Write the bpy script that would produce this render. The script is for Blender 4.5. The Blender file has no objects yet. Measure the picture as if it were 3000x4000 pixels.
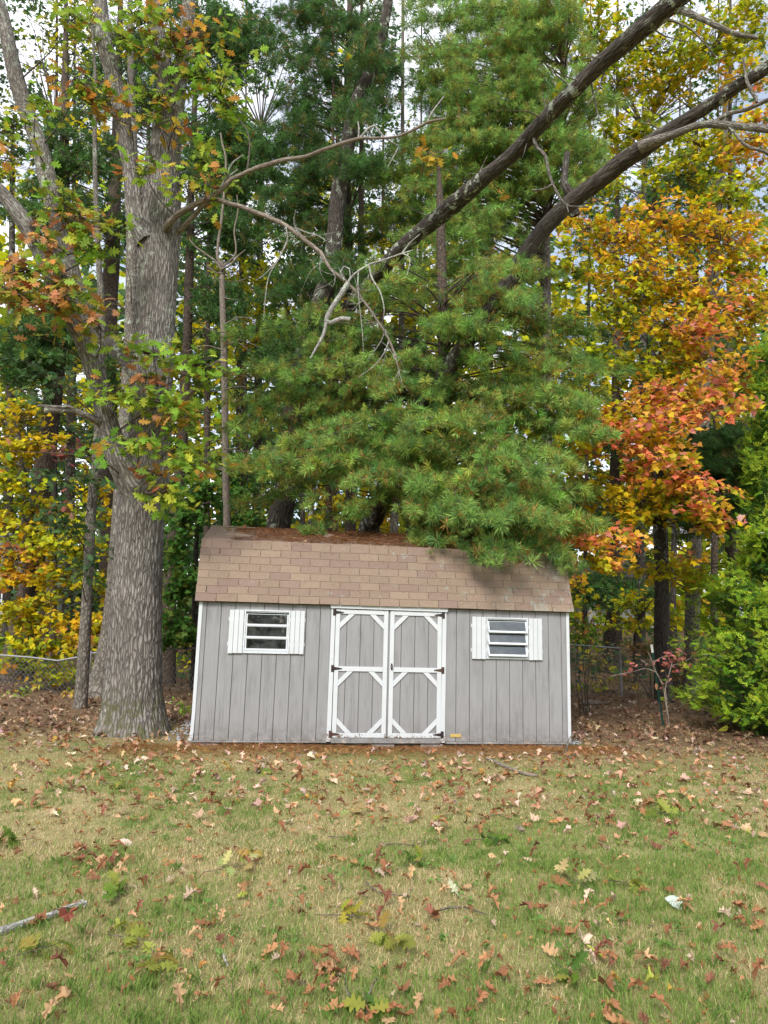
import bpy, math, random
import numpy as np
from mathutils import Matrix, Vector

# ------------------------------------------------------------------ camera, sky, sun, exposure
F, PITCH, ROLL, CH = 2762.6, 0.1691, 0.0251, 1.5954     # focal length in photo pixels, tilt, roll, eye height
sc = bpy.context.scene
col = sc.collection
random.seed(7)
rng = np.random.default_rng(7)

cam_data = bpy.data.cameras.new('camera')
cam_data.sensor_fit = 'VERTICAL'
cam_data.sensor_height = 36.0
cam_data.lens = 36.0 * F / 4000.0
cam_data.clip_start = 0.05
cam_data.clip_end = 3000.0
cam = bpy.data.objects.new('camera', cam_data)
col.objects.link(cam)
cp, sp, cr, sr = math.cos(PITCH), math.sin(PITCH), math.cos(ROLL), math.sin(ROLL)
U0 = np.array([0, -sp, cp]); X0 = np.array([1.0, 0, 0]); FW = np.array([0, cp, sp])
RIGHT = cr * X0 + sr * U0
UP = -sr * X0 + cr * U0
m = Matrix.Identity(4)
for i in range(3):
    m[i][0], m[i][1], m[i][2] = RIGHT[i], UP[i], -FW[i]
m[2][3] = CH
cam.matrix_world = m
sc.camera = cam

SUN_EL, SUN_AZ = math.radians(43), math.radians(196)     # azimuth clockwise from +Y
world = bpy.data.worlds.new("World")
sc.world = world
world.use_nodes = True
wt = world.node_tree
wt.nodes.clear()
w_out = wt.nodes.new('ShaderNodeOutputWorld')
w_bg = wt.nodes.new('ShaderNodeBackground')
w_sky = wt.nodes.new('ShaderNodeTexSky')
w_sky.sky_type = 'NISHITA'
w_sky.sun_disc = False
w_sky.sun_elevation = SUN_EL
w_sky.sun_rotation = SUN_AZ
w_tc = wt.nodes.new('ShaderNodeTexCoord')
w_n = wt.nodes.new('ShaderNodeTexNoise')
w_n.inputs['Scale'].default_value = 3.2
w_n.inputs['Detail'].default_value = 5
w_r = wt.nodes.new('ShaderNodeValToRGB')
w_r.color_ramp.elements[0].position = 0.42
w_r.color_ramp.elements[0].color = (0.22, 0.22, 0.22, 1)
w_r.color_ramp.elements[1].position = 0.60
w_mix = wt.nodes.new('ShaderNodeMix')
w_mix.data_type = 'RGBA'
w_mix.inputs[7].default_value = (9.2, 9.4, 9.8, 1)       # cloud
wt.links.new(w_tc.outputs['Generated'], w_n.inputs['Vector'])
wt.links.new(w_n.outputs['Fac'], w_r.inputs['Fac'])
wt.links.new(w_r.outputs['Color'], w_mix.inputs[0])
wt.links.new(w_sky.outputs['Color'], w_mix.inputs[6])
wt.links.new(w_mix.outputs[2], w_bg.inputs['Color'])
w_bg.inputs['Strength'].default_value = 0.13
wt.links.new(w_bg.outputs['Background'], w_out.inputs['Surface'])

sun_d = bpy.data.lights.new('sun', 'SUN')
sun_d.energy = 2.5
sun_d.angle = math.radians(18)
sun_d.color = (1.0, 0.96, 0.90)
sun = bpy.data.objects.new('sun', sun_d)
col.objects.link(sun)
sdir = Vector((math.sin(SUN_AZ) * math.cos(SUN_EL), math.cos(SUN_AZ) * math.cos(SUN_EL), math.sin(SUN_EL)))
sun.rotation_euler = sdir.to_track_quat('Z', 'Y').to_euler()
sun.location = (-8, -12, 22)

sc.view_settings.view_transform = 'Standard'
sc.view_settings.look = 'None'
sc.view_settings.gamma = 1.0
sc.view_settings.use_curve_mapping = False
sc.view_settings.exposure = 0.62


# ------------------------------------------------------------------ geometry helpers
def ray(px, py):
    a = (px - 1500) / F; b = -(py - 2000) / F
    x = a * cr - b * sr; u = a * sr + b * cr
    return np.array([x, cp - u * sp, sp + u * cp])

def at(px, py, Y):
    """the point at distance Y in front of the viewer that the photo shows at pixel (px, py)"""
    d = ray(px, py)
    t = Y / d[1]
    return np.array([d[0] * t, Y, CH + d[2] * t])

def px_m(P, w):
    """width in metres of w photo pixels at point P"""
    return w * ((P[1]) * cp + (P[2] - CH) * sp) / F

def gz(x, y):
    """height of the ground"""
    x = np.asarray(x, float); y = np.asarray(y, float)
    t = np.clip((y - 20) / 30, 0, 1)
    z = 2.6 * t * t * (3 - 2 * t)
    z = z + 0.16 * np.exp(-(((x + 3.55) / 1.1) ** 2 + ((y - 11.2) / 1.0) ** 2))
    z = z + 0.012 * np.sin(x * 1.7 + 0.4 * y) * np.sin(y * 1.3 + 1.0) * np.clip((y - 1.0) / 3, 0, 1)
    return z

def vnoise(x, y, scale, seed):
    g = np.random.default_rng(seed).random((64, 64))
    u = np.asarray(x) * scale; v = np.asarray(y) * scale
    i = np.floor(u).astype(int); j = np.floor(v).astype(int)
    fu = u - i; fv = v - j
    fu = fu * fu * (3 - 2 * fu); fv = fv * fv * (3 - 2 * fv)
    i0 = i % 64; i1 = (i + 1) % 64; j0 = j % 64; j1 = (j + 1) % 64
    return (g[i0, j0] * (1 - fu) + g[i1, j0] * fu) * (1 - fv) + (g[i0, j1] * (1 - fu) + g[i1, j1] * fu) * fv

class MB:
    """collects polygons and links them as ONE mesh object"""
    def __init__(self):
        self.V, self.L, self.T, self.C, self.U, self.n = [], [], [], [], [], 0
    def add(self, V, Fc, C=None, U=None):
        V = np.asarray(V, np.float32).reshape(-1, 3); Fc = np.asarray(Fc, np.int64)
        k = len(V)
        self.V.append(V)
        self.L.append((Fc + self.n).ravel())
        self.T.append(np.full(len(Fc), Fc.shape[1], np.int32))
        self.C.append(np.ones((k, 3), np.float32) if C is None else np.broadcast_to(np.asarray(C, np.float32), (k, 3)))
        self.U.append(np.zeros((k, 2), np.float32) if U is None else np.asarray(U, np.float32))
        self.n += k
    def data(self, name, mat, org=(0, 0, 0), smooth=False):
        me = bpy.data.meshes.new(name)
        V = np.concatenate(self.V) - np.asarray(org, np.float32)
        L = np.concatenate(self.L).astype(np.int32); T = np.concatenate(self.T)
        me.vertices.add(len(V)); me.vertices.foreach_set('co', V.astype(np.float32).ravel())
        me.loops.add(len(L)); me.loops.foreach_set('vertex_index', L)
        me.polygons.add(len(T))
        st = np.concatenate([[0], np.cumsum(T)[:-1]]).astype(np.int32)
        me.polygons.foreach_set('loop_start', st)
        me.polygons.foreach_set('loop_total', T)
        me.polygons.foreach_set('use_smooth', np.full(len(T), smooth, bool))
        me.update(calc_edges=True)
        C = np.concatenate(self.C)
        a = me.color_attributes.new('Col', 'FLOAT_COLOR', 'POINT')
        a.data.foreach_set('color', np.concatenate([C, np.ones((len(C), 1), np.float32)], 1).astype(np.float32).ravel())
        U = np.concatenate(self.U)
        uv = me.uv_layers.new(name='UVMap')
        uv.data.foreach_set('uv', U[L].astype(np.float32).ravel())
        me.materials.append(mat)
        return me
    def build(self, name, mat, parent=None, org=(0, 0, 0), smooth=False):
        return link(name, self.data(name, mat, org, smooth), parent)

def link(name, data, parent=None, mw=None):
    o = bpy.data.objects.new(name, data)
    col.objects.link(o)
    if parent is not None:
        o.parent = parent
    if mw is not None:
        o.matrix_local = mw
    return o

def thing(name, label, cat, loc=(0, 0, 0), rz=0.0, group=None):
    o = bpy.data.objects.new(name, None)
    o.empty_display_size = 0.3
    col.objects.link(o)
    o.location = [float(v) for v in loc]
    o.rotation_euler = (0, 0, rz)
    return tag(o, label, cat, group)

def tag(o, label=None, cat=None, group=None, kind=None):
    if label: o['label'] = label
    if cat: o['category'] = cat
    if group: o['group'] = group
    if kind: o['kind'] = kind
    return o

BOXF = np.array([[0, 3, 2, 1], [4, 5, 6, 7], [0, 1, 5, 4], [1, 2, 6, 5], [2, 3, 7, 6], [3, 0, 4, 7]])
def box(mb, x0, x1, y0, y1, z0, z1, C=None):
    mb.add([[x0, y0, z0], [x1, y0, z0], [x1, y1, z0], [x0, y1, z0], [x0, y0, z1], [x1, y0, z1], [x1, y1, z1], [x0, y1, z1]], BOXF, C)

def prism(mb, pts, y0, y1, C=None):
    """polygon pts in (x, z), extruded along y"""
    k = len(pts)
    V = [[x, y0, z] for x, z in pts] + [[x, y1, z] for x, z in pts]
    mb.add(V, [list(range(k))], C)
    mb.add(V, [list(range(2 * k - 1, k - 1, -1))], C)
    mb.add(V, [[(i + 1) % k, i, k + i, k + (i + 1) % k] for i in range(k)], C)

def bev(o, w=0.003, seg=1):
    b = o.modifiers.new('bevel', 'BEVEL')
    b.width = w; b.segments = seg; b.limit_method = 'ANGLE'
    return o

def spline(P, R, step):
    """Catmull-Rom through P (n,3) with radii R, resampled about every step metres"""
    P = np.asarray(P, float); R = np.asarray(R, float)
    if len(P) == 2:
        n = max(2, int(np.linalg.norm(P[1] - P[0]) / step) + 1)
        t = np.linspace(0, 1, n)[:, None]
        return P[0] * (1 - t) + P[1] * t, R[0] * (1 - t[:, 0]) + R[1] * t[:, 0]
    Q = np.vstack([2 * P[0] - P[1], P, 2 * P[-1] - P[-2]])
    oP, oR = [], []
    for i in range(len(P) - 1):
        n = max(1, int(np.linalg.norm(P[i + 1] - P[i]) / step))
        for s in range(n):
            t = s / n
            a, b, c, d = Q[i], Q[i + 1], Q[i + 2], Q[i + 3]
            oP.append(0.5 * ((2 * b) + (c - a) * t + (2 * a - 5 * b + 4 * c - d) * t * t + (3 * b - a - 3 * c + d) * t ** 3))
            oR.append(R[i] * (1 - t) + R[i + 1] * t)
    oP.append(P[-1]); oR.append(R[-1])
    return np.array(oP), np.array(oR)

def tube(mb, P, R, sides=8, step=0.25, rough=0.0, ridges=0, cap=False, C=None, seed=0, flare=None, wob=0.0):
    P, R = spline(P, R, step)
    n = len(P)
    if wob:
        g = np.random.default_rng(seed + 91)
        sl = np.concatenate([[0], np.cumsum(np.linalg.norm(np.diff(P, axis=0), axis=1))])
        f = np.stack([sum(np.sin(sl * w_ / max(R.mean(), 0.01) * 0.09 + g.random() * 6.28) / k for k, w_ in ((1, 1.0), (1.6, 2.3), (2.6, 4.9))) for _ in range(3)], 1)
        P = P + f * (R * wob)[:, None]
        R = R * (1 + 0.5 * wob * np.sin(sl * 0.31 / max(R.mean(), 0.01) + 1.0) * np.sin(sl * 0.13 / max(R.mean(), 0.01)))
    T = np.gradient(P, axis=0); T /= np.linalg.norm(T, axis=1)[:, None] + 1e-9
    ref = np.array([0, 1.0, 0.02]) if abs(T[0][1]) < 0.9 else np.array([1.0, 0, 0])
    A = np.zeros((n, 3))
    a = ref - T[0] * np.dot(ref, T[0]); a /= np.linalg.norm(a)
    for i in range(n):                                    # seam kept on the far side
        a = a - T[i] * np.dot(a, T[i]); a /= np.linalg.norm(a); A[i] = a
    B = np.cross(T, A)
    th = np.linspace(0, 2 * math.pi, sides + 1)
    s = np.concatenate([[0], np.cumsum(np.linalg.norm(np.diff(P, axis=0), axis=1))])
    rad = np.repeat(R[:, None], sides + 1, 1)
    if rough or ridges:
        k = np.random.default_rng(seed).random(12) * 6
        for q in range(1, 5):
            rad = rad * (1 + rough * np.sin(q * th[None, :] + k[q] + s[:, None] * (0.6 + 0.5 * q) * (1 if q % 2 else -1)) / q)
    if ridges:
        w = np.sin(ridges * th[None, :] + 2.2 * np.sin(s[:, None] * 5 + 3 * th[None, :]) + 1.3 * np.sin(s[:, None] * 13 + k[5]) )
        rad = rad + 0.009 * np.tanh(2 * w) * (0.7 + 0.3 * np.sin(s[:, None] * 31 + 9 * np.sin(5 * th[None, :])))
    if flare is not None:
        rad = rad * flare(th[None, :], s[:, None])
    rad[:, -1] = rad[:, 0]
    V = P[:, None, :] + rad[:, :, None] * (np.cos(th)[None, :, None] * A[:, None, :] + np.sin(th)[None, :, None] * B[:, None, :])
    i = np.arange(n - 1)[:, None] * (sides + 1) + np.arange(sides)[None, :]
    Fc = np.stack([i, i + sides + 1, i + sides + 2, i + 1], -1).reshape(-1, 4)
    uvu = th[None, :] * max(R.mean(), 0.004) * np.ones((n, 1))
    uvv = s[:, None] * np.ones((1, sides + 1))
    mb.add(V.reshape(-1, 3), Fc, C, np.stack([uvu, uvv], -1).reshape(-1, 2))
    if cap:
        for e, sg in ((0, 1), (n - 1, -1)):
            ring = V[e, :sides]
            mb.add(ring, [list(range(sides))[::sg]], C, np.zeros((sides, 2)))
    return P, R

# instancing of small templates straight into one mesh
def frames(Z, spin=None, n=None):
    """orthonormal frames (n,3,3) with third column along Z"""
    Z = Z / (np.linalg.norm(Z, axis=1)[:, None] + 1e-9)
    ref = np.where(np.abs(Z[:, 2:3]) < 0.9, np.array([[0, 0, 1.0]]), np.array([[1.0, 0, 0]]))
    X = np.cross(ref, Z); X /= np.linalg.norm(X, axis=1)[:, None]
    Y = np.cross(Z, X)
    if spin is not None:
        c, s = np.cos(spin)[:, None], np.sin(spin)[:, None]
        X, Y = X * c + Y * s, -X * s + Y * c
    return np.stack([X, Y, Z], 2)

def frames_zy(Z, Yd):
    Z = Z / (np.linalg.norm(Z, axis=1)[:, None] + 1e-9)
    Y = Yd - Z * (Yd * Z).sum(1)[:, None]
    Y /= np.linalg.norm(Y, axis=1)[:, None] + 1e-9
    return np.stack([np.cross(Y, Z), Y, Z], 2)

def scatter(mb, tmpl, P, M, S, C):
    """copies of template (V, F) at P with frames M, sizes S and colours C (n,3) or (n,k,3)"""
    V, Fc = tmpl[0], tmpl[1]
    n, k = len(P), len(V)
    if n == 0: return
    W = np.einsum('nij,kj->nki', M, V) * np.asarray(S).reshape(-1, 1, 1) + P[:, None, :]
    Fa = Fc[None] + (np.arange(n) * k)[:, None, None]
    C = np.asarray(C)
    if C.ndim == 2: C = np.repeat(C[:, None, :], k, 1)
    mb.add(W.reshape(-1, 3), Fa.reshape(-1, Fc.shape[1]), C.reshape(-1, 3))

def pick(pal, n, jit=0.22):
    """n colours drawn from a palette of (weight, rgb)"""
    w = np.array([p[0] for p in pal], float); w /= w.sum()
    c = np.array([p[1] for p in pal])[rng.choice(len(pal), n, p=w)]
    c = c * (1 + jit * rng.standard_normal((n, 1))).clip(0.45, 1.6) * (1 + 0.07 * rng.standard_normal((n, 3)))
    return c.clip(0.004, 0.85)

def fan(half, ctr=(0, 0.3), fold=0.12, curl=0.0):
    """leaf template from a half outline (x>=0, y from stem to tip), mirrored, fanned from ctr"""
    h = [(x, y) for x, y in half]
    out = h + [(-x, y) for x, y in h[::-1] if x > 1e-6]
    V = [(ctr[0], ctr[1])] + out
    k = len(out)
    Fc = [[0, 1 + i, 1 + (i + 1) % k] for i in range(k)]
    V = np.array([[x, y, fold * abs(x) - curl * (y - 0.3) ** 2 - curl * 0.7 * x * x] for x, y in V])
    return V.astype(np.float32), np.array(Fc)

OAK_H = [(0, 0), (0.03, 0.10), (0.17, 0.125), (0.09, 0.26), (0.30, 0.33), (0.27, 0.40), (0.10, 0.46), (0.37, 0.60), (0.30, 0.66), (0.10, 0.68), (0.22, 0.86), (0.08, 0.86), (0, 1.0)]
MAPLE_H = [(0, 0), (0.10, 0.02), (0.36, -0.08), (0.30, 0.10), (0.52, 0.30), (0.36, 0.36), (0.40, 0.52), (0.18, 0.50), (0.17, 0.74), (0.10, 0.72), (0, 1.0)]
OVAL_H = [(0, 0), (0.16, 0.2), (0.22, 0.5), (0.13, 0.8), (0, 1.0)]
OAK = [fan(OAK_H, (0, 0.45), 0.10, c) for c in (0.25, -0.1, 0.5)]
MAPLE = [fan(MAPLE_H, (0, 0.25), 0.12, c) for c in (0.15, 0.5, -0.1)]
OVAL = [fan(OVAL_H, (0, 0.5), 0.2, c) for c in (0.2, 0.5)]
CARD = [fan([(0, 0), (0.33, 0.15), (0.2, 0.4), (0.3, 0.7), (0, 1.0)], (0, 0.4), 0.15, 0.2)]

def ball(n):
    v = rng.standard_normal((n, 3)); v /= np.linalg.norm(v, axis=1)[:, None]
    return v * rng.random((n, 1)) ** (1 / 2.6)

# ------------------------------------------------------------------ materials
def mat(name):
    mt = bpy.data.materials.new(name)
    mt.use_nodes = True
    nt = mt.node_tree
    bs = nt.nodes['Principled BSDF']
    return mt, nt, bs

def N(nt, typ, **kw):
    n = nt.nodes.new('ShaderNode' + typ)
    for k, v in kw.items():
        if k in n.inputs: n.inputs[k].default_value = v
        else: setattr(n, k, v)
    return n

def ramp(nt, src, stops):
    r = nt.nodes.new('ShaderNodeValToRGB')
    e = r.color_ramp.elements
    while len(e) < len(stops): e.new(0.5)
    for q, (p, c) in zip(e, stops):
        q.position = p
        q.color = (*c, 1) if isinstance(c, (tuple, list)) else (c, c, c, 1)
    nt.links.new(src, r.inputs['Fac'])
    return r.outputs['Color']

def mixc(nt, fac, a, b, blend='MIX'):
    mx = nt.nodes.new('ShaderNodeMix'); mx.data_type = 'RGBA'; mx.blend_type = blend
    for sock, v in ((mx.inputs[0], fac), (mx.inputs[6], a), (mx.inputs[7], b)):
        if isinstance(v, bpy.types.NodeSocket): nt.links.new(v, sock)
        elif isinstance(v, (int, float)): sock.default_value = v
        else: sock.default_value = (*v, 1)
    return mx.outputs[2]

def coords(nt, kind='Object', scale=(1, 1, 1)):
    if kind == 'Position':
        src = N(nt, 'NewGeometry').outputs['Position']
    else:
        src = N(nt, 'TexCoord').outputs[kind]
    mp = N(nt, 'Mapping')
    mp.inputs['Scale'].default_value = scale
    nt.links.new(src, mp.inputs['Vector'])
    return mp.outputs['Vector']

def noise(nt, vec, scale, detail=4, rough=0.55, dist=0.0):
    n = N(nt, 'TexNoise', Scale=scale, Detail=detail, Roughness=rough, Distortion=dist)
    nt.links.new(vec, n.inputs['Vector'])
    return n.outputs['Fac']

def bump(nt, bs, h, strength=0.4, dist=0.01):
    b = N(nt, 'Bump', Strength=strength, Distance=dist)
    nt.links.new(h, b.inputs['Height'])
    nt.links.new(b.outputs['Normal'], bs.inputs['Normal'])

def math_(nt, op, a, b=None):
    n = nt.nodes.new('ShaderNodeMath'); n.operation = op
    for s, v in ((n.inputs[0], a), (n.inputs[1], b)):
        if v is None: continue
        if isinstance(v, bpy.types.NodeSocket): nt.links.new(v, s)
        else: s.default_value = v
    return n.outputs[0]

def m_leaf(name, source='attr', trans=0.35, rough=0.6, spec=0.10):
    mt, nt, bs = mat(name)
    if source == 'attr':
        c = N(nt, 'Attribute', attribute_name='Col').outputs['Color']
    else:
        c = N(nt, 'ObjectInfo').outputs['Color']
    v = noise(nt, coords(nt, 'Position'), 26, 3)
    c = mixc(nt, 0.55, c, ramp(nt, v, [(0.3, 0.7), (0.7, 1.12)]), 'MULTIPLY')
    nt.links.new(c, bs.inputs['Base Color'])
    bs.inputs['Roughness'].default_value = rough
    bs.inputs['Specular IOR Level'].default_value = spec
    if trans:
        tr = N(nt, 'BsdfTranslucent'); nt.links.new(c, tr.inputs['Color'])
        ms = N(nt, 'MixShader'); ms.inputs[0].default_value = trans
        nt.links.new(bs.outputs[0], ms.inputs[1]); nt.links.new(tr.outputs[0], ms.inputs[2])
        nt.links.new(ms.outputs[0], nt.nodes['Material Output'].inputs['Surface'])
    return mt

M = {}
M['leaf'] = m_leaf('leaf_surface', trans=0.42)
M['leaf_obj'] = m_leaf('single_leaf_surface', 'obj', trans=0.42)
M['needle'] = m_leaf('needle_surface', trans=0.38, rough=0.5, spec=0.15)
M['dead_leaf'] = m_leaf('dead_leaf_surface', trans=0.12, rough=0.75, spec=0.15)
M['dead_leaf_obj'] = m_leaf('single_dead_leaf_surface', 'obj', trans=0.12, rough=0.75, spec=0.15)
M['grass'] = m_leaf('grass_surface', trans=0.4, rough=0.6, spec=0.2)

def m_bark(name, dark, light, fu=26, fv=5.5, lichen=0.0, depth=0.012, mott=0.5):
    mt, nt, bs = mat(name)
    uv = coords(nt, 'UV', (fu, fv, 1))
    nz = N(nt, 'TexNoise', Scale=1.0, Detail=4)
    nt.links.new(coords(nt, 'UV', (fu * 0.55, fv * 1.5, 1)), nz.inputs['Vector'])
    off = nt.nodes.new('ShaderNodeVectorMath'); off.operation = 'MULTIPLY_ADD'
    nt.links.new(nz.outputs['Color'], off.inputs[0]); off.inputs[1].default_value = (1.1, 0.75, 0)
    nt.links.new(uv, off.inputs[2])
    vo = N(nt, 'TexVoronoi', Scale=1.0, feature='DISTANCE_TO_EDGE'); nt.links.new(off.outputs[0], vo.inputs['Vector'])
    fine = noise(nt, coords(nt, 'UV', (90, 40, 1)), 1.0, 5, 0.7)
    big = noise(nt, coords(nt, 'Position'), 2.2, 4, 0.6)
    med = noise(nt, coords(nt, 'UV', (fu * 0.5, fv * 0.9, 1)), 1.0, 5, 0.6, 0.8)
    h = math_(nt, 'ADD', math_(nt, 'MULTIPLY', math_(nt, 'SUBTRACT', med, 0.5), 0.7), 0.0)
    h = math_(nt, 'ADD', h, math_(nt, 'MINIMUM', math_(nt, 'MULTIPLY', vo.outputs['Distance'], 3.2), 1.0))
    h = math_(nt, 'ADD', h, math_(nt, 'MULTIPLY', fine, 0.45))
    c = ramp(nt, h, [(0.08, dark), (0.55, tuple(0.55 * a + 0.45 * b for a, b in zip(light, dark))), (1.15, light)])
    c = mixc(nt, mott, c, ramp(nt, big, [(0.3, 0.5), (0.7, 1.15)]), 'MULTIPLY')
    if name == 'oak_bark':                                # moss and grime round the foot
        fz = N(nt, 'SeparateXYZ'); nt.links.new(coords(nt, 'Position'), fz.inputs[0])
        mo = math_(nt, 'MULTIPLY', ramp(nt, math_(nt, 'ADD', fz.outputs['Z'], math_(nt, 'MULTIPLY', big, -0.9)), [(0.0, 0.85), (0.45, 0.0)]), ramp(nt, noise(nt, coords(nt, 'Position'), 9, 4), [(0.42, 0.0), (0.6, 1.0)]))
        c = mixc(nt, mo, c, (0.11, 0.11, 0.05))
    if lichen > 0:
        lm = noise(nt, coords(nt, 'Position', (1, 1, 0.8)), 7.0, 6, 0.72, 0.4)
        lz = noise(nt, coords(nt, 'Position'), 0.9, 2)
        f = math_(nt, 'MULTIPLY', ramp(nt, lm, [(0.60 - 0.12 * lichen, 0.0), (0.64 - 0.12 * lichen, 0.9)]), ramp(nt, lz, [(0.42, 0.0), (0.56, 1.0)]))
        hz = N(nt, 'SeparateXYZ'); nt.links.new(coords(nt, 'Position'), hz.inputs[0])
        f = math_(nt, 'MULTIPLY', f, ramp(nt, math_(nt, 'DIVIDE', hz.outputs['Z'], 10.0), [(0.26, 0.0), (0.42, 1.0)]))
        c = mixc(nt, f, c, (0.40, 0.44, 0.35))
    nt.links.new(c, bs.inputs['Base Color'])
    bs.inputs['Roughness'].default_value = 0.9
    bs.inputs['Specular IOR Level'].default_value = 0.15
    bump(nt, bs, h, 0.9, depth)
    return mt

M['oak_bark'] = m_bark('oak_bark', (0.060, 0.050, 0.043), (0.325, 0.295, 0.268), 31, 5.0, 0.35, 0.02)
M['limb_bark'] = m_bark('limb_bark', (0.05, 0.042, 0.036), (0.29, 0.26, 0.225), 46, 8, 0.45)
M['dark_bark'] = m_bark('dark_oak_bark', (0.022, 0.018, 0.015), (0.115, 0.098, 0.083), 30, 4.2, 0.45, 0.015)
M['pine_bark'] = m_bark('pine_bark', (0.03, 0.022, 0.018), (0.15, 0.115, 0.09), 26, 10, 0.0)
M['grey_bark'] = m_bark('grey_bark', (0.06, 0.052, 0.045), (0.27, 0.24, 0.20), 30, 8, 0.35)
M['dead_wood'] = m_bark('dead_wood', (0.095, 0.075, 0.06), (0.33, 0.275, 0.225), 60, 7, 0.0, 0.004)
M['grey_twig'] = m_bark('lichen_twig', (0.13, 0.12, 0.11), (0.47, 0.45, 0.42), 60, 20, 0.7, 0.004)
M['brown_twig'] = m_bark('brown_twig', (0.07, 0.055, 0.045), (0.22, 0.18, 0.15), 60, 20, 0.5, 0.004)
M['thin_branch'] = m_bark('thin_branch_bark', (0.05, 0.04, 0.033), (0.14, 0.115, 0.095), 60, 20, 0.0, 0.003)

# painted siding: flat grey-taupe paint with wood grain and mildew streaks
mt, nt, bs = mat('grey_siding_paint')
pos = coords(nt, 'Object', (1, 1, 1))
grain = noise(nt, coords(nt, 'Object', (60, 60, 2.2)), 1.0, 5, 0.65, 0.6)
st1 = noise(nt, coords(nt, 'Object', (6.5, 1, 1.1)), 1.3, 4, 0.6)
st2 = noise(nt, coords(nt, 'Object', (45, 1, 2.0)), 1.0, 4, 0.7)
mil = math_(nt, 'MULTIPLY', ramp(nt, st1, [(0.47, 0.0), (0.68, 1.0)]), ramp(nt, st2, [(0.36, 0.0), (0.62, 1.0)]))
c = mixc(nt, math_(nt, 'MULTIPLY', mil, 0.55), (0.300, 0.297, 0.300), (0.12, 0.12, 0.125))
c = mixc(nt, 0.5, c, ramp(nt, noise(nt, pos, 1.6, 3), [(0.3, 0.88), (0.7, 1.08)]), 'MULTIPLY')
c = mixc(nt, 0.35, c, ramp(nt, grain, [(0.35, 0.75), (0.6, 1.0)]), 'MULTIPLY')
zz = N(nt, 'SeparateXYZ'); nt.links.new(pos, zz.inputs[0])
low = ramp(nt, zz.outputs['Z'], [(0.06, 1.0), (0.2, 0.0)])
chip = math_(nt, 'MULTIPLY', low, ramp(nt, noise(nt, coords(nt, 'Object', (10, 10, 14)), 1.4, 5, 0.7), [(0.56, 0.0), (0.62, 0.9)]))
mud = math_(nt, 'MULTIPLY', ramp(nt, zz.outputs['Z'], [(0.05, 0.75), (0.38, 0.0)]), ramp(nt, noise(nt, coords(nt, 'Object', (5, 5, 5)), 1.5, 6, 0.7), [(0.36, 0.0), (0.62, 1.0)]))
c = mixc(nt, mud, c, (0.15, 0.13, 0.105))
c = mixc(nt, chip, c, (0.50, 0.40, 0.33))
nt.links.new(c, bs.inputs['Base Color'])
bs.inputs['Roughness'].default_value = 0.7
bs.inputs['Specular IOR Level'].default_value = 0.25
bump(nt, bs, grain, 0.25, 0.004)
M['siding'] = mt

def m_white(name, rot=True):
    mt, nt, bs = mat(name)
    pos = coords(nt, 'Object')
    zz = N(nt, 'SeparateXYZ'); nt.links.new(pos, zz.inputs[0])
    crack = noise(nt, coords(nt, 'Object', (26, 26, 26)), 1.0, 6, 0.75, 0.8)
    sp_ = ramp(nt, crack, [(0.62, 0.0), (0.70, 0.75)])
    c = mixc(nt, sp_, (0.60, 0.625, 0.645), (0.40, 0.40, 0.37))
    c = mixc(nt, 0.5, c, ramp(nt, noise(nt, pos, 5, 4), [(0.3, 0.86), (0.65, 1.0)]), 'MULTIPLY')
    if rot:
        low = ramp(nt, zz.outputs['Z'], [(0.10, 0.30), (0.34, 0.0)])
        pe = noise(nt, coords(nt, 'Object', (9, 9, 9)), 1.6, 6, 0.72, 1.0)
        f = ramp(nt, math_(nt, 'ADD', pe, low), [(0.75, 0.0), (0.82, 1.0)])
        c = mixc(nt, f, c, ramp(nt, pe, [(0.4, (0.30, 0.24, 0.19)), (0.6, (0.17, 0.10, 0.06))]))
    nt.links.new(c, bs.inputs['Base Color'])
    bs.inputs['Roughness'].default_value = 0.55
    bump(nt, bs, crack, 0.15, 0.003)
    return mt
M['white'] = m_white('white_trim_paint')
M['white_clean'] = m_white('white_shutter_paint', False)

def m_plain(name, c0, rough=0.6, metal=0.0, var=0.3, vs=12.0, c1=None):
    mt, nt, bs = mat(name)
    v = noise(nt, coords(nt, 'Object'), vs, 5, 0.65)
    c1 = c1 or tuple(x * (1 - var) for x in c0)
    c = ramp(nt, v, [(0.35, c0), (0.68, c1)])
    nt.links.new(c, bs.inputs['Base Color'])
    bs.inputs['Roughness'].default_value = rough
    bs.inputs['Metallic'].default_value = metal
    bump(nt, bs, v, 0.15, 0.003)
    return mt
M['alu'] = m_plain('white_aluminium', (0.68, 0.72, 0.75), 0.4, 0.0, 0.15, 8)
M['black_iron'] = m_plain('black_iron', (0.022, 0.022, 0.024), 0.5, 0.3, 0.3, 30, (0.06, 0.035, 0.025))
M['rust_iron'] = m_plain('rusty_iron', (0.035, 0.026, 0.024), 0.75, 0.1, 0.3, 30, (0.13, 0.055, 0.03))
M['gap'] = m_plain('groove_board', (0.10, 0.095, 0.09), 0.9)
M['inside'] = m_plain('bare_inside_boards', (0.16, 0.12, 0.08), 0.9)
M['skid'] = m_plain('weathered_skid', (0.17, 0.15, 0.13), 0.9)
M['block'] = m_plain('concrete_block', (0.36, 0.34, 0.32), 0.95)
M['zinc'] = m_plain('galvanised_steel', (0.33, 0.34, 0.35), 0.6, 0.2, 0.3, 18)
M['wire'] = m_plain('fence_wire', (0.17, 0.17, 0.168), 0.6, 0.3)
M['green_paint'] = m_plain('dark_green_paint', (0.012, 0.06, 0.045), 0.5)
M['tip_white'] = m_plain('white_tip_paint', (0.75, 0.75, 0.72), 0.6)
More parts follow.
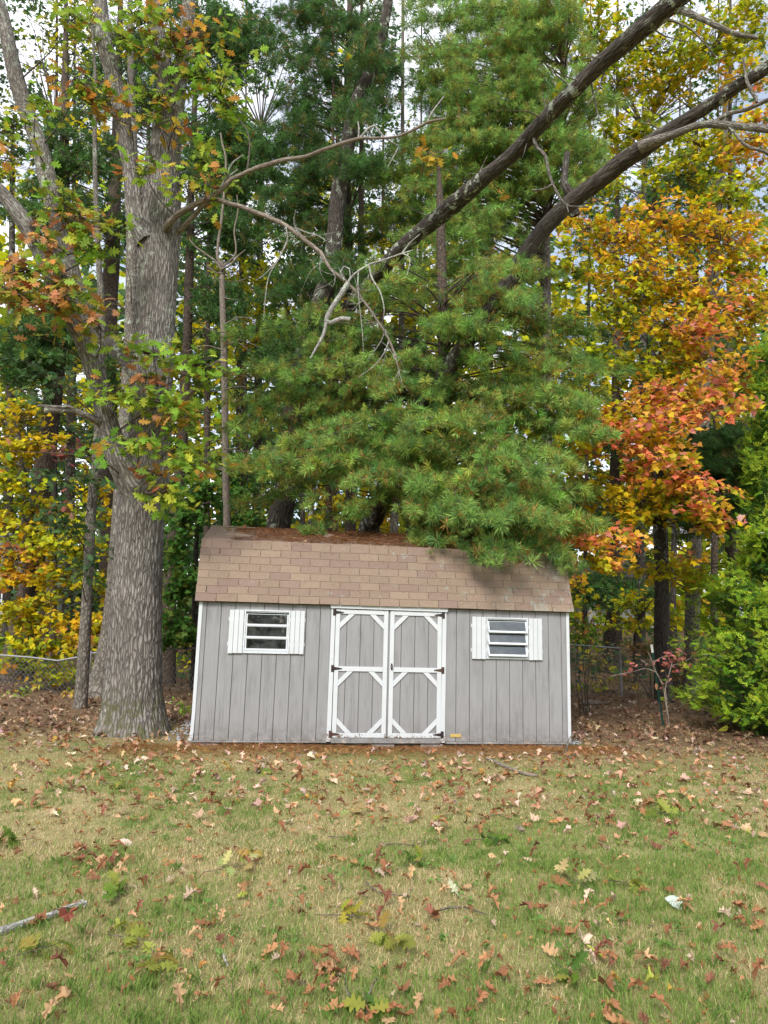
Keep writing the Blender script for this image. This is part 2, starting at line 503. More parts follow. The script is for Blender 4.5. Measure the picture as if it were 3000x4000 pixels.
M['plate'] = m_plain('faded_yellow_plate', (0.52, 0.33, 0.05), 0.5, 0.0, 0.3, 30, (0.56, 0.42, 0.16))
M['plate_mark'] = m_plain('pale_worn_patch', (0.66, 0.56, 0.32), 0.6)
M['house'] = m_plain('pale_house_siding', (0.62, 0.64, 0.66), 0.7)
M['house_roof'] = m_plain('grey_house_shingles', (0.16, 0.16, 0.17), 0.9)
M['house_glass'] = m_plain('dark_window_glass', (0.03, 0.035, 0.04), 0.1)
M['stone'] = m_plain('crushed_stone', (0.42, 0.43, 0.45), 0.9, 0, 0.4, 20)
M['cut_wood'] = m_plain('pale_cut_wood', (0.50, 0.38, 0.29), 0.85)

mt, nt, bs = mat('window_glass')                      # thin pane: clear, with a mirror sheen that grows at a slant
lw = N(nt, 'Fresnel', IOR=1.75)
gl = N(nt, 'BsdfGlossy', Roughness=0.02); gl.inputs['Color'].default_value = (0.9, 0.95, 1, 1)
tp = N(nt, 'BsdfTransparent'); tp.inputs['Color'].default_value = (0.75, 0.78, 0.78, 1)
ms = N(nt, 'MixShader')
nt.links.new(lw.outputs[0], ms.inputs[0]); nt.links.new(tp.outputs[0], ms.inputs[1]); nt.links.new(gl.outputs[0], ms.inputs[2])
du = N(nt, 'BsdfDiffuse'); du.inputs['Color'].default_value = (0.45, 0.47, 0.46, 1)
m2 = N(nt, 'MixShader')
nt.links.new(ramp(nt, noise(nt, coords(nt, 'Position'), 9, 6, 0.75), [(0.40, 0.02), (0.72, 0.16)]), m2.inputs[0])
nt.links.new(ms.outputs[0], m2.inputs[1]); nt.links.new(du.outputs[0], m2.inputs[2])
nt.links.new(m2.outputs[0], nt.nodes['Material Output'].inputs['Surface'])
M['glass'] = mt

mt, nt, bs = mat('asphalt_shingle')                   # the piece's own tint, mineral granules, grey-green lichen towards one end
tint = N(nt, 'ObjectInfo').outputs['Color']
gr = noise(nt, coords(nt, 'Position'), 170, 3, 0.8)
c = mixc(nt, 0.75, tint, ramp(nt, gr, [(0.36, 0.5), (0.66, 1.35)]), 'MULTIPLY')
p = coords(nt, 'Position')
xx = N(nt, 'SeparateXYZ'); nt.links.new(p, xx.inputs[0])
ln = noise(nt, p, 5.5, 6, 0.75)
lg = ramp(nt, math_(nt, 'DIVIDE', math_(nt, 'ADD', xx.outputs['X'], 1.0), 5.0), [(0.0, -0.0), (0.72, 0.11)])
f = ramp(nt, math_(nt, 'ADD', ln, lg), [(0.62, 0.0), (0.72, 0.75)])
c = mixc(nt, f, c, (0.30, 0.31, 0.27))
nt.links.new(c, bs.inputs['Base Color'])
bs.inputs['Roughness'].default_value = 0.95
bs.inputs['Specular IOR Level'].default_value = 0.1
bump(nt, bs, gr, 0.5, 0.004)
M['shingle'] = mt
M['roof_felt'] = m_plain('roof_felt', (0.045, 0.038, 0.032), 0.95)

mt, nt, bs = mat('ground_surface')
p = coords(nt, 'Position')
xyz = N(nt, 'SeparateXYZ'); nt.links.new(p, xyz.inputs[0])
n1 = noise(nt, p, 0.55, 4, 0.6)
n2 = noise(nt, p, 7.0, 6, 0.7)
n3 = noise(nt, p, 60.0, 3, 0.7)
lawn = ramp(nt, math_(nt, 'ADD', math_(nt, 'MULTIPLY', n1, 0.6), math_(nt, 'MULTIPLY', n2, 0.4)), [(0.38, (0.15, 0.19, 0.055)), (0.50, (0.29, 0.25, 0.11)), (0.62, (0.42, 0.34, 0.18))])
litter = ramp(nt, math_(nt, 'ADD', math_(nt, 'MULTIPLY', n2, 0.5), math_(nt, 'MULTIPLY', n3, 0.5)), [(0.36, (0.065, 0.045, 0.030)), (0.50, (0.18, 0.115, 0.07)), (0.64, (0.31, 0.21, 0.13))])
edge = math_(nt, 'ADD', xyz.outputs['Y'], math_(nt, 'MULTIPLY', math_(nt, 'SUBTRACT', n1, 0.5), 5.0))
c = mixc(nt, ramp(nt, math_(nt, 'DIVIDE', edge, 20.0), [(0.45, 0.0), (0.60, 1.0)]), lawn, litter)
c = mixc(nt, 0.5, c, ramp(nt, n3, [(0.3, 0.55), (0.65, 1.1)]), 'MULTIPLY')
nt.links.new(c, bs.inputs['Base Color'])
bs.inputs['Roughness'].default_value = 0.95
bs.inputs['Specular IOR Level'].default_value = 0.1
bump(nt, bs, math_(nt, 'ADD', n2, n3), 0.6, 0.03)
M['ground'] = mt

# ------------------------------------------------------------------ ground
xs = np.concatenate([[-400, -150, -70, -40], np.linspace(-22, 22, 90), [40, 70, 150, 400]])
ys = np.concatenate([[-300, -100, -30, -10], np.linspace(-3, 30, 100), [34, 38, 42, 46, 50, 60, 90, 150, 400]])
GX, GY = np.meshgrid(xs, ys)
mb = MB()
i = (np.arange(len(ys) - 1)[:, None] * len(xs) + np.arange(len(xs) - 1)[None]).ravel()
mb.add(np.stack([GX, GY, gz(GX, GY)], -1).reshape(-1, 3), np.stack([i, i + 1, i + len(xs) + 1, i + len(xs)], 1))
tag(mb.build('ground', M['ground'], smooth=True), 'flat backyard lawn fading into brown leaf litter under the trees', kind='structure')

# ------------------------------------------------------------------ shed
SX, SY, YAW = -2.5636, 10.0457, 0.1374
W, D = 5.44, 3.05
EZ, KY, KZ, RY, RZ = 1.985, 0.247, 2.869, 1.525, 3.255     # eave, knee and ridge of the gambrel roof
shed = thing('garden_shed', 'grey gambrel roofed garden shed with white double doors and two shuttered windows', 'shed', (SX, SY, 0), YAW)

def part(name, mb, mt, parent, b=0.003, smooth=False):
    o = mb.build(name, M[mt], parent, smooth=smooth)
    if b: bev(o, b)
    return o

def sub_rects(r, holes):
    out = [r]
    for h in holes:
        nx = []
        for (a, b, c, d) in out:
            if h[0] >= b or h[1] <= a or h[2] >= d or h[3] <= c:
                nx.append((a, b, c, d)); continue
            if a < h[0]: nx.append((a, h[0], c, d))
            if h[1] < b: nx.append((h[1], b, c, d))
            a2, b2 = max(a, h[0]), min(b, h[1])
            if c < h[2]: nx.append((a2, b2, c, h[2]))
            if h[3] < d: nx.append((a2, b2, h[3], d))
        out = nx
    return out

WINS = [(0.645, 1.262, 1.285, 1.855), (4.170, 4.795, 1.270, 1.850)]
DOOR = (1.90, 3.51, 0.128, 1.93)
# wall backing (front, with openings), back and gable walls, floor
mb = MB()
for (a, b, c, d) in sub_rects((0.01, W - 0.01, 0.05, 2.02), WINS + [DOOR]):
    box(mb, a, b, 0.011, 0.04, c, d)
front = part('front_wall', mb, 'gap', shed, 0)
mb = MB()
box(mb, 0.01, W - 0.01, D - 0.03, D, 0.05, 2.02)
part('back_wall', mb, 'siding', shed, 0)
gab = [(0.041, 0.05), (D - 0.031, 0.05), (D - 0.031, 1.98), (D - 0.30, 2.83), (RY, 3.20), (0.30, 2.83), (0.041, 1.98)]
for x0, x1 in ((0.012, 0.04), (W - 0.04, W - 0.012)):
    mb = MB(); k = len(gab)
    V = [[x0, y, z] for y, z in gab] + [[x1, y, z] for y, z in gab]
    mb.add(V, [list(range(k))[::-1]]); mb.add(V, [list(range(k, 2 * k))])
    mb.add(V, [[i, (i + 1) % k, k + (i + 1) % k, k + i] for i in range(k)])
    part('gable_wall', mb, 'siding', shed, 0)
mb = MB(); box(mb, 0.05, W - 0.05, 0.05, D - 0.05, 0.052, 0.09); part('floor', mb, 'inside', shed, 0)
# grooved siding boards
def boards(x0, x1, grooves, z0, z1, y0, y1, parent, holes=()):
    e = [x0] + [g for g in grooves if x0 < g < x1] + [x1]
    for a, b in zip(e[:-1], e[1:]):
        g0 = 0.004 if a != x0 else 0; g1 = 0.004 if b != x1 else 0
        mb = MB()
        dy = random.uniform(-0.0008, 0.0008)
        for (p, q, r, s) in sub_rects((a + g0, b - g1, z0, z1 + random.uniform(-0.002, 0.002)), holes):
            box(mb, p, q, y0 + dy, y1, r, s)
        part('siding_board', mb, 'siding', parent, 0.002)
boards(0.045, 1.852, [0.106 + 0.1997 * k for k in range(10)], 0.084, 2.0, 0.0, 0.0125, front, WINS)
boards(3.552, 5.397, [3.709 + 0.2015 * k for k in range(10)], 0.080, 2.0, 0.0, 0.0125, front, WINS)
# drip board, threshold, skids, blocks
mb = MB(); box(mb, -0.01, 1.85, -0.012, 0.03, 0.058, 0.082); part('drip_board', mb, 'siding', shed)
mb = MB(); box(mb, 3.56, W + 0.02, -0.012, 0.03, 0.050, 0.076); part('drip_board', mb, 'siding', shed)
mb = MB(); box(mb, 1.918, 3.481, -0.016, 0.03, 0.055, 0.125); part('threshold', mb, 'siding', shed)
for y in (0.06, 1.4, 2.8):
    mb = MB(); box(mb, 0.06, W - 0.06, y, y + 0.12, -0.03, 0.051); part('skid', mb, 'skid', shed)
for x in (0.05, 2.5, 3.2, 5.0):
    mb = MB(); box(mb, x, x + 0.32, 0.01, 0.05, -0.03, 0.045); part('footing_block', mb, 'block', shed)
# corner trims: the left one bends out at its foot
mb = MB()
prism(mb, [(-0.035, 0.085), (0.028, 0.078), (0.036, 0.20), (0.042, 0.45), (0.044, 1.99), (-0.004, 1.99), (-0.003, 0.45), (-0.010, 0.20)], -0.014, 0.004)
o = part('corner_trim', mb, 'white', shed); o['label'] = 'white corner strip bent out at its foot'
mb = MB(); box(mb, 5.399, 5.447, -0.012, 0.004, 0.055, 1.99); part('corner_trim', mb, 'white', shed)
mb = MB(); box(mb, -0.004, 0.008, 0.0045, 0.06, 0.085, 1.99); part('corner_trim', mb, 'white', shed)
mb = MB(); box(mb, 5.432, 5.446, 0.0045, 0.06, 0.06, 1.99); part('corner_trim', mb, 'white', shed)
# door casing and header
mb = MB(); prism(mb, [(1.852, 0.078), (1.914, 0.076), (1.917, 1.927), (1.858, 1.929)], -0.018, 0.008); part('door_casing', mb, 'white', shed)
mb = MB(); prism(mb, [(3.484, 0.069), (3.546, 0.069), (3.554, 1.917), (3.494, 1.915)], -0.018, 0.008); part('door_casing', mb, 'white', shed)
mb = MB(); prism(mb, [(1.849, 1.929), (3.562, 1.919), (3.573, 1.972), (1.840, 1.982)], -0.040, 0.008); part('door_header', mb, 'white', shed)

def door(x0, x1, grooves, sgn):
    """sgn = +1: hinges on the low-x side"""
    mb = MB(); box(mb, x0, x1, 0.006, 0.03, 0.14, 1.912)
    d = part('door', mb, 'gap', shed, 0)
    boards(x0 + 0.002, x1 - 0.002, grooves, 0.14, 1.910, -0.002, 0.0095, d)
    i0, i1 = x0 + 0.064, x1 - 0.064
    y0, y1 = -0.020, -0.0025
    for a, b in ((x0, i0), (i1, x1)):
        mb = MB(); box(mb, a, b, y0 - 0.001, y1, 0.130, 1.916); part('stile', mb, 'white', d)
    for a, b in ((1.850, 1.915), (1.042, 1.108), (0.131, 0.192)):
        mb = MB(); box(mb, i0 + 0.001, i1 - 0.001, y0, y1, a, b); part('rail', mb, 'white', d)
    L, w = 0.208, 0.085
    def brace(xc, zc, sx, sz):
        mb = MB()
        pts = [(xc + sx * 0.001, zc + sz * (L - w)), (xc + sx * 0.001, zc + sz * L), (xc + sx * L, zc + sz * 0.001), (xc + sx * (L - w), zc + sz * 0.001)]
        if sx * sz > 0: pts = pts[::-1]
        prism(mb, pts, y0 + 0.002, y1)
        part('brace', mb, 'white', d)
    for zt in (1.849, 1.041):
        brace(i0, zt, 1, -1); brace(i1, zt, -1, -1)
    brace(i0, 0.193, 1, 1); brace(i1, 0.193, -1, 1)
    hx = x0 if sgn > 0 else x1
    for k, z in enumerate((1.870, 1.078, 0.178)):
        mb = MB()
        a, b = sorted((hx - sgn * 0.042, hx - sgn * 0.004))
        box(mb, a, b, -0.0235, -0.016, z - 0.047, z + 0.047)
        pts = [(hx - sgn * 0.004, z - 0.024), (hx - sgn * 0.004, z + 0.024), (hx + sgn * 0.105, z + 0.007), (hx + sgn * 0.118, z), (hx + sgn * 0.105, z - 0.007)]
        if sgn > 0: pts = pts[::-1]
        prism(mb, pts, -0.0255, -0.0205)
        tube(mb, [(hx - sgn * 0.004, -0.0245, z - 0.046), (hx - sgn * 0.004, -0.0245, z + 0.046)], [0.006, 0.006], 8, 1, cap=True)
        part('hinge', mb, 'rust_iron' if (sgn < 0 and k == 1) or (sgn > 0 and k == 2) else 'black_iron', d, 0.001)
    return d
door(1.925, 2.690, [2.091, 2.290, 2.486], 1)
dr = door(2.718, 3.486, [2.888, 3.089, 3.291], -1)
mb = MB()
prism(mb, [(2.738, 1.100), (2.745, 1.075), (2.756, 1.066), (2.764, 1.075), (2.766, 1.100), (2.768, 1.130), (2.760, 1.158), (2.752, 1.166), (2.744, 1.158), (2.737, 1.130)][::1], -0.028, -0.0215)
tube(mb, [(2.752, -0.028, 1.118), (2.752, -0.052, 1.118)], [0.011, 0.014], 10, 1, cap=True)
tube(mb, [(2.752, -0.052, 1.092), (2.752, -0.054, 1.144)], [0.007, 0.007], 8, 1, cap=True)
part('handle', mb, 'black_iron', dr, 0.001)
mb = MB(); tube(mb, [(2.752, -0.0600, 1.118), (2.752, -0.0625, 1.118)], [0.006, 0.006], 10, 1, cap=True); part('keyhole_cover', mb, 'tip_white', dr, 0)
# strip that closes the gap between the door leaves
mb = MB(); box(mb, 2.692, 2.716, 0.001, 0.012, 0.14, 1.91); part('door_stop', mb, 'siding', shed, 0)

def shutter(x0, x1, z0, z1):
    s = bpy.data.objects.new('shutter', None); col.objects.link(s); s.parent = shed
    for zc in (z0 + 0.130, z1 - 0.130):
        mb = MB(); box(mb, x0 - 0.010, x1 + 0.010, -0.012, -0.0005, zc - 0.026, zc + 0.026)
        part('batten', mb, 'white_clean', s, 0.002)
    w = (x1 - x0) / 3
    for k in range(3):
        mb = MB(); j = random.uniform(-0.003, 0.003)
        box(mb, x0 + k * w + 0.0022, x0 + (k + 1) * w - 0.0022, -0.030, -0.0122, z0 + j, z1 + j)
        part('slat', mb, 'white_clean', s, 0.002)
shutter(0.425, 0.628, 1.262, 1.866)
shutter(1.280, 1.484, 1.268, 1.874)
shutter(3.938, 4.150, 1.250, 1.862)
shutter(4.806, 5.015, 1.249, 1.860)

def window(x0, x1, z0, z1, tilt):
    mb = MB()                                             # fixed outer frame
    box(mb, x0, x0 + 0.020, -0.020, 0.06, z0, z1); box(mb, x1 - 0.020, x1, -0.020, 0.06, z0, z1)
    box(mb, x0 + 0.021, x1 - 0.021, -0.022, 0.06, z1 - 0.020, z1)
    box(mb, x0 + 0.021, x1 - 0.021, -0.024, 0.06, z0, z0 + 0.020)
    box(mb, x0 + 0.022, x1 - 0.022, -0.010, 0.05, z1 - 0.036, z1 - 0.022)
    box(mb, x0 + 0.022, x1 - 0.022, -0.014, 0.05, z0 + 0.022, z0 + 0.034)
    for k in range(3):                                    # screw heads on the flanges
        for zc in (z1 - 0.010, z0 + 0.010):
            xc = x0 + (x1 - x0) * (0.17 + 0.33 * k)
            tube(mb, [(xc, -0.0215, zc), (xc, -0.0265, zc)], [0.004, 0.003], 6, 1, cap=True)
    wd = part('window', mb, 'alu', shed, 0.002)
    top, bot = z1 - 0.056, z0 + 0.036
    h = (top - bot) / 3
    for k in range(3):
        zt = top - k * h
        R_ = Matrix.Translation((0, 0.000, zt)) @ Matrix.Rotation(-tilt, 4, 'X')
        b = 0.020 if tilt else 0.022
        hh = (h - 0.004) / math.cos(tilt) if tilt else h - 0.003
        a0, a1 = x0 + 0.023, x1 - 0.023
        mb = MB()
        box(mb, a0, a0 + b, -0.008, 0.010, -hh, 0); box(mb, a1 - b, a1, -0.008, 0.010, -hh, 0)
        box(mb, a0 + b + 0.0005, a1 - b - 0.0005, -0.007, 0.009, -0.008, -0.0005)
        box(mb, a0 - (0.008 if not tilt else 0), a1 + (0.008 if not tilt else 0), -0.012, 0.009, -hh - 0.001, -hh + 0.028)
        s = bev(link('sash', mb.data('sash', M['alu']), wd, R_), 0.0015)
        mb = MB(); box(mb, a0 + b - 0.002, a1 - b + 0.002, 0.0005, 0.0035, -hh + 0.026, -0.006)
        link('pane', mb.data('pane', M['glass']), wd, R_)
    return wd
window(0.632, 1.276, 1.266, 1.872, 0.0)
w2 = window(4.158, 4.800, 1.257, 1.862, math.radians(17))
w2['label'] = 'window with its three sashes tilted open'
# small yellow plate low on the wall
mb = MB(); box(mb, 3.628, 3.785, -0.0065, -0.0015, 0.142, 0.188); pl = part('plate', mb, 'plate', shed, 0.002)
mb = MB(); box(mb, 3.690, 3.722, -0.0085, -0.0067, 0.158, 0.168); part('worn_patch', mb, 'plate_mark', pl, 0)

# roof: felt deck, shingles one by one on the front slopes, sheets behind
OV = 0.063
deck = [(-0.045, EZ), (KY + 0.004, KZ - 0.008), (RY, RZ - 0.012), (2 * RY - KY - 0.004, KZ - 0.008), (2 * RY + 0.045, EZ), (2 * RY + 0.02, EZ - 0.02), (2 * RY - KY - 0.03, KZ - 0.04), (RY, RZ - 0.05), (KY + 0.03, KZ - 0.04), (-0.015, EZ - 0.02)]
mb = MB(); k = len(deck)
V = [[-OV + 0.006, y, z] for y, z in deck] + [[W + OV - 0.006, y, z] for y, z in deck]
for q in range(k // 2 - 1):
    a, b, c_, d_ = q, q + 1, k - 2 - q, k - 1 - q
    mb.add(V, [[d_, c_, b, a]]); mb.add(V, [[k + a, k + b, k + c_, k + d_]])
mb.add(V, [[i, (i + 1) % k, k + (i + 1) % k, k + i] for i in range(k)])
roof = part('roof', mb, 'roof_felt', shed, 0)
TAB, TH = 0.2905, 0.0065
def shingle_mesh(w, h):
    mb = MB()
    V = [[0.004, -TH, 0], [w - 0.004, -TH, 0], [w - 0.001, -0.001, h + 0.02], [0.001, -0.001, h + 0.02], [0.004, 0, 0], [w - 0.004, 0, 0], [w - 0.001, 0.0005, h + 0.02], [0.001, 0.0005, h + 0.02]]
    mb.add(V, [[0, 1, 2, 3], [7, 6, 5, 4], [0, 4, 5, 1], [1, 5, 6, 2], [3, 2, 6, 7], [0, 3, 7, 4]])
    return mb.data('shingle', M['shingle'])
TINTS = [(0.280, 0.208, 0.154), (0.272, 0.200, 0.151), (0.260, 0.187, 0.147), (0.247, 0.175, 0.142), (0.267, 0.197, 0.151)]
cache = {}
def lay(y0, z0, y1, z1, courses, first):
    L = math.hypot(y1 - y0, z1 - z0); h = L / courses; ang = math.atan2(z1 - z0, y1 - y0)
    for cidx in range(courses):
        x = -OV - (TAB / 2 if (cidx + first) % 2 else 0)
        x += random.uniform(-0.006, 0.006)
        while x < W + OV - 0.02:
            a, b = max(x, -OV), min(x + TAB, W + OV)
            w_ = round(b - a, 3)
            if w_ > 0.03:
                key = (round(w_, 2), round(h, 3))
                if key not in cache: cache[key] = shingle_mesh(key[0], key[1])
                t = cidx * h
                mw = Matrix.Translation((a, y0 + t * math.cos(ang) - 0.0, z0 + t * math.sin(ang))) @ Matrix.Rotation(ang - math.pi / 2, 4, 'X') @ \
                    Matrix.Rotation(random.uniform(-0.006, 0.006), 4, 'Y') @ Matrix.Translation((0, -0.004, -0.004 + random.uniform(-0.003, 0.002)))
                s = link('shingle', cache[key], roof, mw)
                tn = np.array(TINTS[random.choice([0, 0, 1, 1, 2, 3, 4])]) * random.uniform(0.93, 1.07)
                s.color = (*tn, 1)
            x += TAB
lay(-0.06, EZ - 0.008, KY, KZ, 8, 0)
lay(KY + 0.008, KZ + 0.004, RY, RZ, 6, 1)
mb = MB()
t0, t1 = (2 * RY - KY, KZ), (2 * RY + 0.06, EZ - 0.01)
mb.add([[-OV, RY, RZ + 0.006], [W + OV, RY, RZ + 0.006], [W + OV, t0[0], t0[1] + 0.006], [-OV, t0[0], t0[1] + 0.006], [W + OV, t1[0] + 0.006, t1[1]], [-OV, t1[0] + 0.006, t1[1]]], [[0, 1, 2, 3], [3, 2, 4, 5]])
o = part('shingle_sheet', mb, 'shingle', shed, 0); o.color = (0.35, 0.24, 0.15, 1)
mb = MB()
for k in range(19):
    a = -OV + k * 0.293
    V = [[a, RY - 0.10, RZ - 0.012], [a + 0.30, RY - 0.10, RZ - 0.016], [a + 0.30, RY, RZ + 0.014], [a, RY, RZ + 0.018], [a, RY + 0.10, RZ - 0.012], [a + 0.30, RY + 0.10, RZ - 0.016]]
    mb.add(V, [[0, 1, 2, 3], [3, 2, 5, 4]])
o = part('ridge_cap', mb, 'shingle', roof, 0); o.color = (0.30, 0.22, 0.15, 1)

shedM = Matrix.Translation((SX, SY, 0)) @ Matrix.Rotation(YAW, 4, 'Z')
def s2w(P):
    P = np.asarray(P, float); c, s = math.cos(YAW), math.sin(YAW)
    return np.stack([SX + c * P[:, 0] - s * P[:, 1], SY + s * P[:, 0] + c * P[:, 1], P[:, 2]], 1)

# rusty pine needles caught on the flat upper roof slope
NEED = (np.array([[-0.5, 0, 0], [0, 0.018, 0.015], [0.5, 0.0, 0], [0, -0.018, 0.015]], np.float32), np.array([[0, 3, 2, 1]]))
n = 15000
u = rng.random(n) ** 0.85
tpos = 0.04 + u * 1.30
keep = rng.random(n) < np.clip(vnoise(tpos * 3, tpos * 0, 1, 5) + 0.5, 0, 1)
xl = 0.35 + rng.random(n) ** 0.9 * (W - 0.55)
cov = vnoise(xl, tpos, 2.2, 3) + 0.35 * np.clip((xl - 0.4) / 1.2, 0, 1)
ok = cov > 0.45
xl, tpos = xl[ok], tpos[ok]
slope = math.atan2(RZ - KZ, RY - KY)
Pn = np.stack([xl, KY + tpos * math.cos(slope), KZ + tpos * math.sin(slope) + 0.008 + 0.022 * rng.random(len(xl))], 1)
nn = np.tile([[0, -math.sin(slope), math.cos(slope)]], (len(xl), 1)) + 0.25 * rng.standard_normal((len(xl), 3))
mb = MB()
scatter(mb, NEED, s2w(Pn), frames(nn, rng.random(len(xl)) * 6.28), 0.10 + 0.06 * rng.random(len(xl)),
        pick([(3, (0.20, 0.075, 0.025)), (2, (0.28, 0.13, 0.05)), (1, (0.11, 0.05, 0.025))], len(xl)))
k = 420
s2_ = math.atan2(KZ - EZ, KY + 0.06)
xl = 0.2 + rng.random(k) * 5.0; tp = 0.93 - 0.9 * rng.random(k) ** 2.2
scatter(mb, NEED, s2w(np.stack([xl, -0.066 + tp * math.cos(s2_), EZ + tp * math.sin(s2_) + 0.002], 1)), frames(np.tile([[0, -math.sin(s2_), math.cos(s2_)]], (k, 1)) + 0.08 * rng.standard_normal((k, 3)), rng.random(k) * 6.28), 0.08 + 0.05 * rng.random(k), pick([(2, (0.26, 0.12, 0.05)), (1, (0.36, 0.20, 0.09))], k))
k = 60
xl = 0.3 + rng.random(k) * 5; tp = 0.03 + rng.random(k) * 1.2
scatter(mb, OAK[0], s2w(np.stack([xl, KY + tp * math.cos(slope), KZ + tp * math.sin(slope) + 0.03], 1)), frames(np.tile([[0, -0.3, 1]], (k, 1)) + 0.4 * rng.standard_normal((k, 3)), rng.random(k) * 6.28),
        0.08 + 0.06 * rng.random(k), pick([(2, (0.25, 0.12, 0.05)), (1, (0.38, 0.27, 0.15))], k))
tag(mb.build('pine_needle_litter', M['dead_leaf']), 'rusty fallen pine needles covering the upper roof slope', kind='stuff')

# ------------------------------------------------------------------ chain link fence behind the shed
def fpt(px, py):
    """point of the fence line seen at (px, py)"""
    d = ray(px, py); P0 = np.array([-6.88, 17.39, 0]); nrm = np.array([-2.61, 13.52, 0])
    t = np.dot(P0 - np.array([0, 0, CH]), nrm) / np.dot(d, nrm)
    return np.array([0, 0, CH]) + t * d
top_px = [(-330, 2535), (-120, 2548), (0, 2559), (120, 2568), (225, 2581), (300, 2568), (355, 2552), (430, 2546), (625, 2537), (770, 2532), (1200, 2520), (1800, 2510), (2225, 2519), (2423, 2533), (2560, 2545), (2700, 2555), (2880, 2568), (3120, 2585), (3400, 2600)]
FT = np.array([fpt(*p) for p in top_px])
fence = thing('chain_link_fence', 'grey galvanised chain link fence running behind the shed with a bent top rail', 'fence', (FT[9][0], FT[9][1], 0))
forg = (FT[9][0], FT[9][1], 0)
mb = MB(); tube(mb, FT, [0.022] * len(FT), 8, 0.4); mb.build('top_rail', M['zinc'], fence, forg, True)
for p in ((355, 2552), (-330, 2535), (1000, 2525), (1720, 2512), (2423, 2533), (3050, 2580)):
    P = fpt(*p); mb = MB()
    g = float(gz(P[0], P[1]))
    tube(mb, [(P[0], P[1], g - 0.05), (P[0], P[1], P[2] + 0.02)], [0.028, 0.028], 10, 2, cap=True)
    tube(mb, [(P[0], P[1], P[2] + 0.015), (P[0], P[1], P[2] + 0.03), (P[0], P[1], P[2] + 0.055)], [0.034, 0.034, 0.008], 10, 1, cap=True)
    mb.build('post', M['zinc'], fence, forg, True)
mb = MB()                                                  # the woven wire
s_ = np.concatenate([[0], np.cumsum(np.linalg.norm(np.diff(FT[:, :2], axis=0), axis=1))])
def fat(s):
    return np.stack([np.interp(s, s_, FT[:, j]) for j in range(3)], 1)
dia = 0.105
for fam in (-1, 1):
    ss = np.arange(0, s_[-1], dia)
    for j in range(13):
        h0, h1 = j * 0.0835, (j + 1) * 0.0835
        a = ss + (0 if j % 2 else dia / 2); b = a + fam * dia / 2
        A, B = fat(a), fat(b)
        gA, gB = gz(A[:, 0], A[:, 1]) + 0.04, gz(B[:, 0], B[:, 1]) + 0.04
        A[:, 2] = gA + (A[:, 2] + 0.02 - gA) * j / 13; B[:, 2] = gB + (B[:, 2] + 0.02 - gB) * (j + 1) / 13
        yo = 0.012 * fam
        w = 0.0048
        dv = B - A; dv /= np.linalg.norm(dv, axis=1)[:, None]
        n1_ = np.cross(dv, [[0, 1, 0]]); n1_ /= np.linalg.norm(n1_, axis=1)[:, None]
        off = np.array([[0, yo, 0]])
        ring = [n1_ * w, np.array([[0, -w, 0]]), -n1_ * w]
        V = np.concatenate([(A + off + r)[:, None] for r in ring] + [(B + off + r)[:, None] for r in ring], 1)
        base = np.arange(len(A))[:, None] * 6
        Fq = np.concatenate([base + np.array([[0, 1, 4, 3]]), base + np.array([[1, 2, 5, 4]]), base + np.array([[2, 0, 3, 5]])])
        mb.add(V.reshape(-1, 3), Fq)
o = mb.build('wire_mesh', M['wire'], fence, forg)
o['kind'] = 'stuff'

# ------------------------------------------------------------------ plants: builders
def sticks(mb, A, B, r0, r1=None, C=None):
    """many straight three-sided twigs at once"""
    A = np.asarray(A, float); B = np.asarray(B, float); n = len(A)
    if n == 0: return
    r1 = r0 if r1 is None else r1
    Mx = frames(B - A)
    V = []
    for P, r in ((A, r0), (B, r1)):
        for k in range(3):
            a = 2.094 * k
            V.append(P + np.asarray(r).reshape(-1, 1) * (Mx[:, :, 0] * math.cos(a) + Mx[:, :, 1] * math.sin(a)))
    V = np.stack(V, 1)
    b = np.arange(n)[:, None] * 6
    Fq = np.concatenate([b + np.array([[0, 1, 4, 3]]), b + np.array([[1, 2, 5, 4]]), b + np.array([[2, 0, 3, 5]])])
    uv = np.tile(np.array([[0, 0], [.01, 0], [.02, 0], [0, .3], [.01, .3], [.02, .3]], np.float32), (n, 1))
    mb.add(V.reshape(-1, 3), Fq, C, uv)

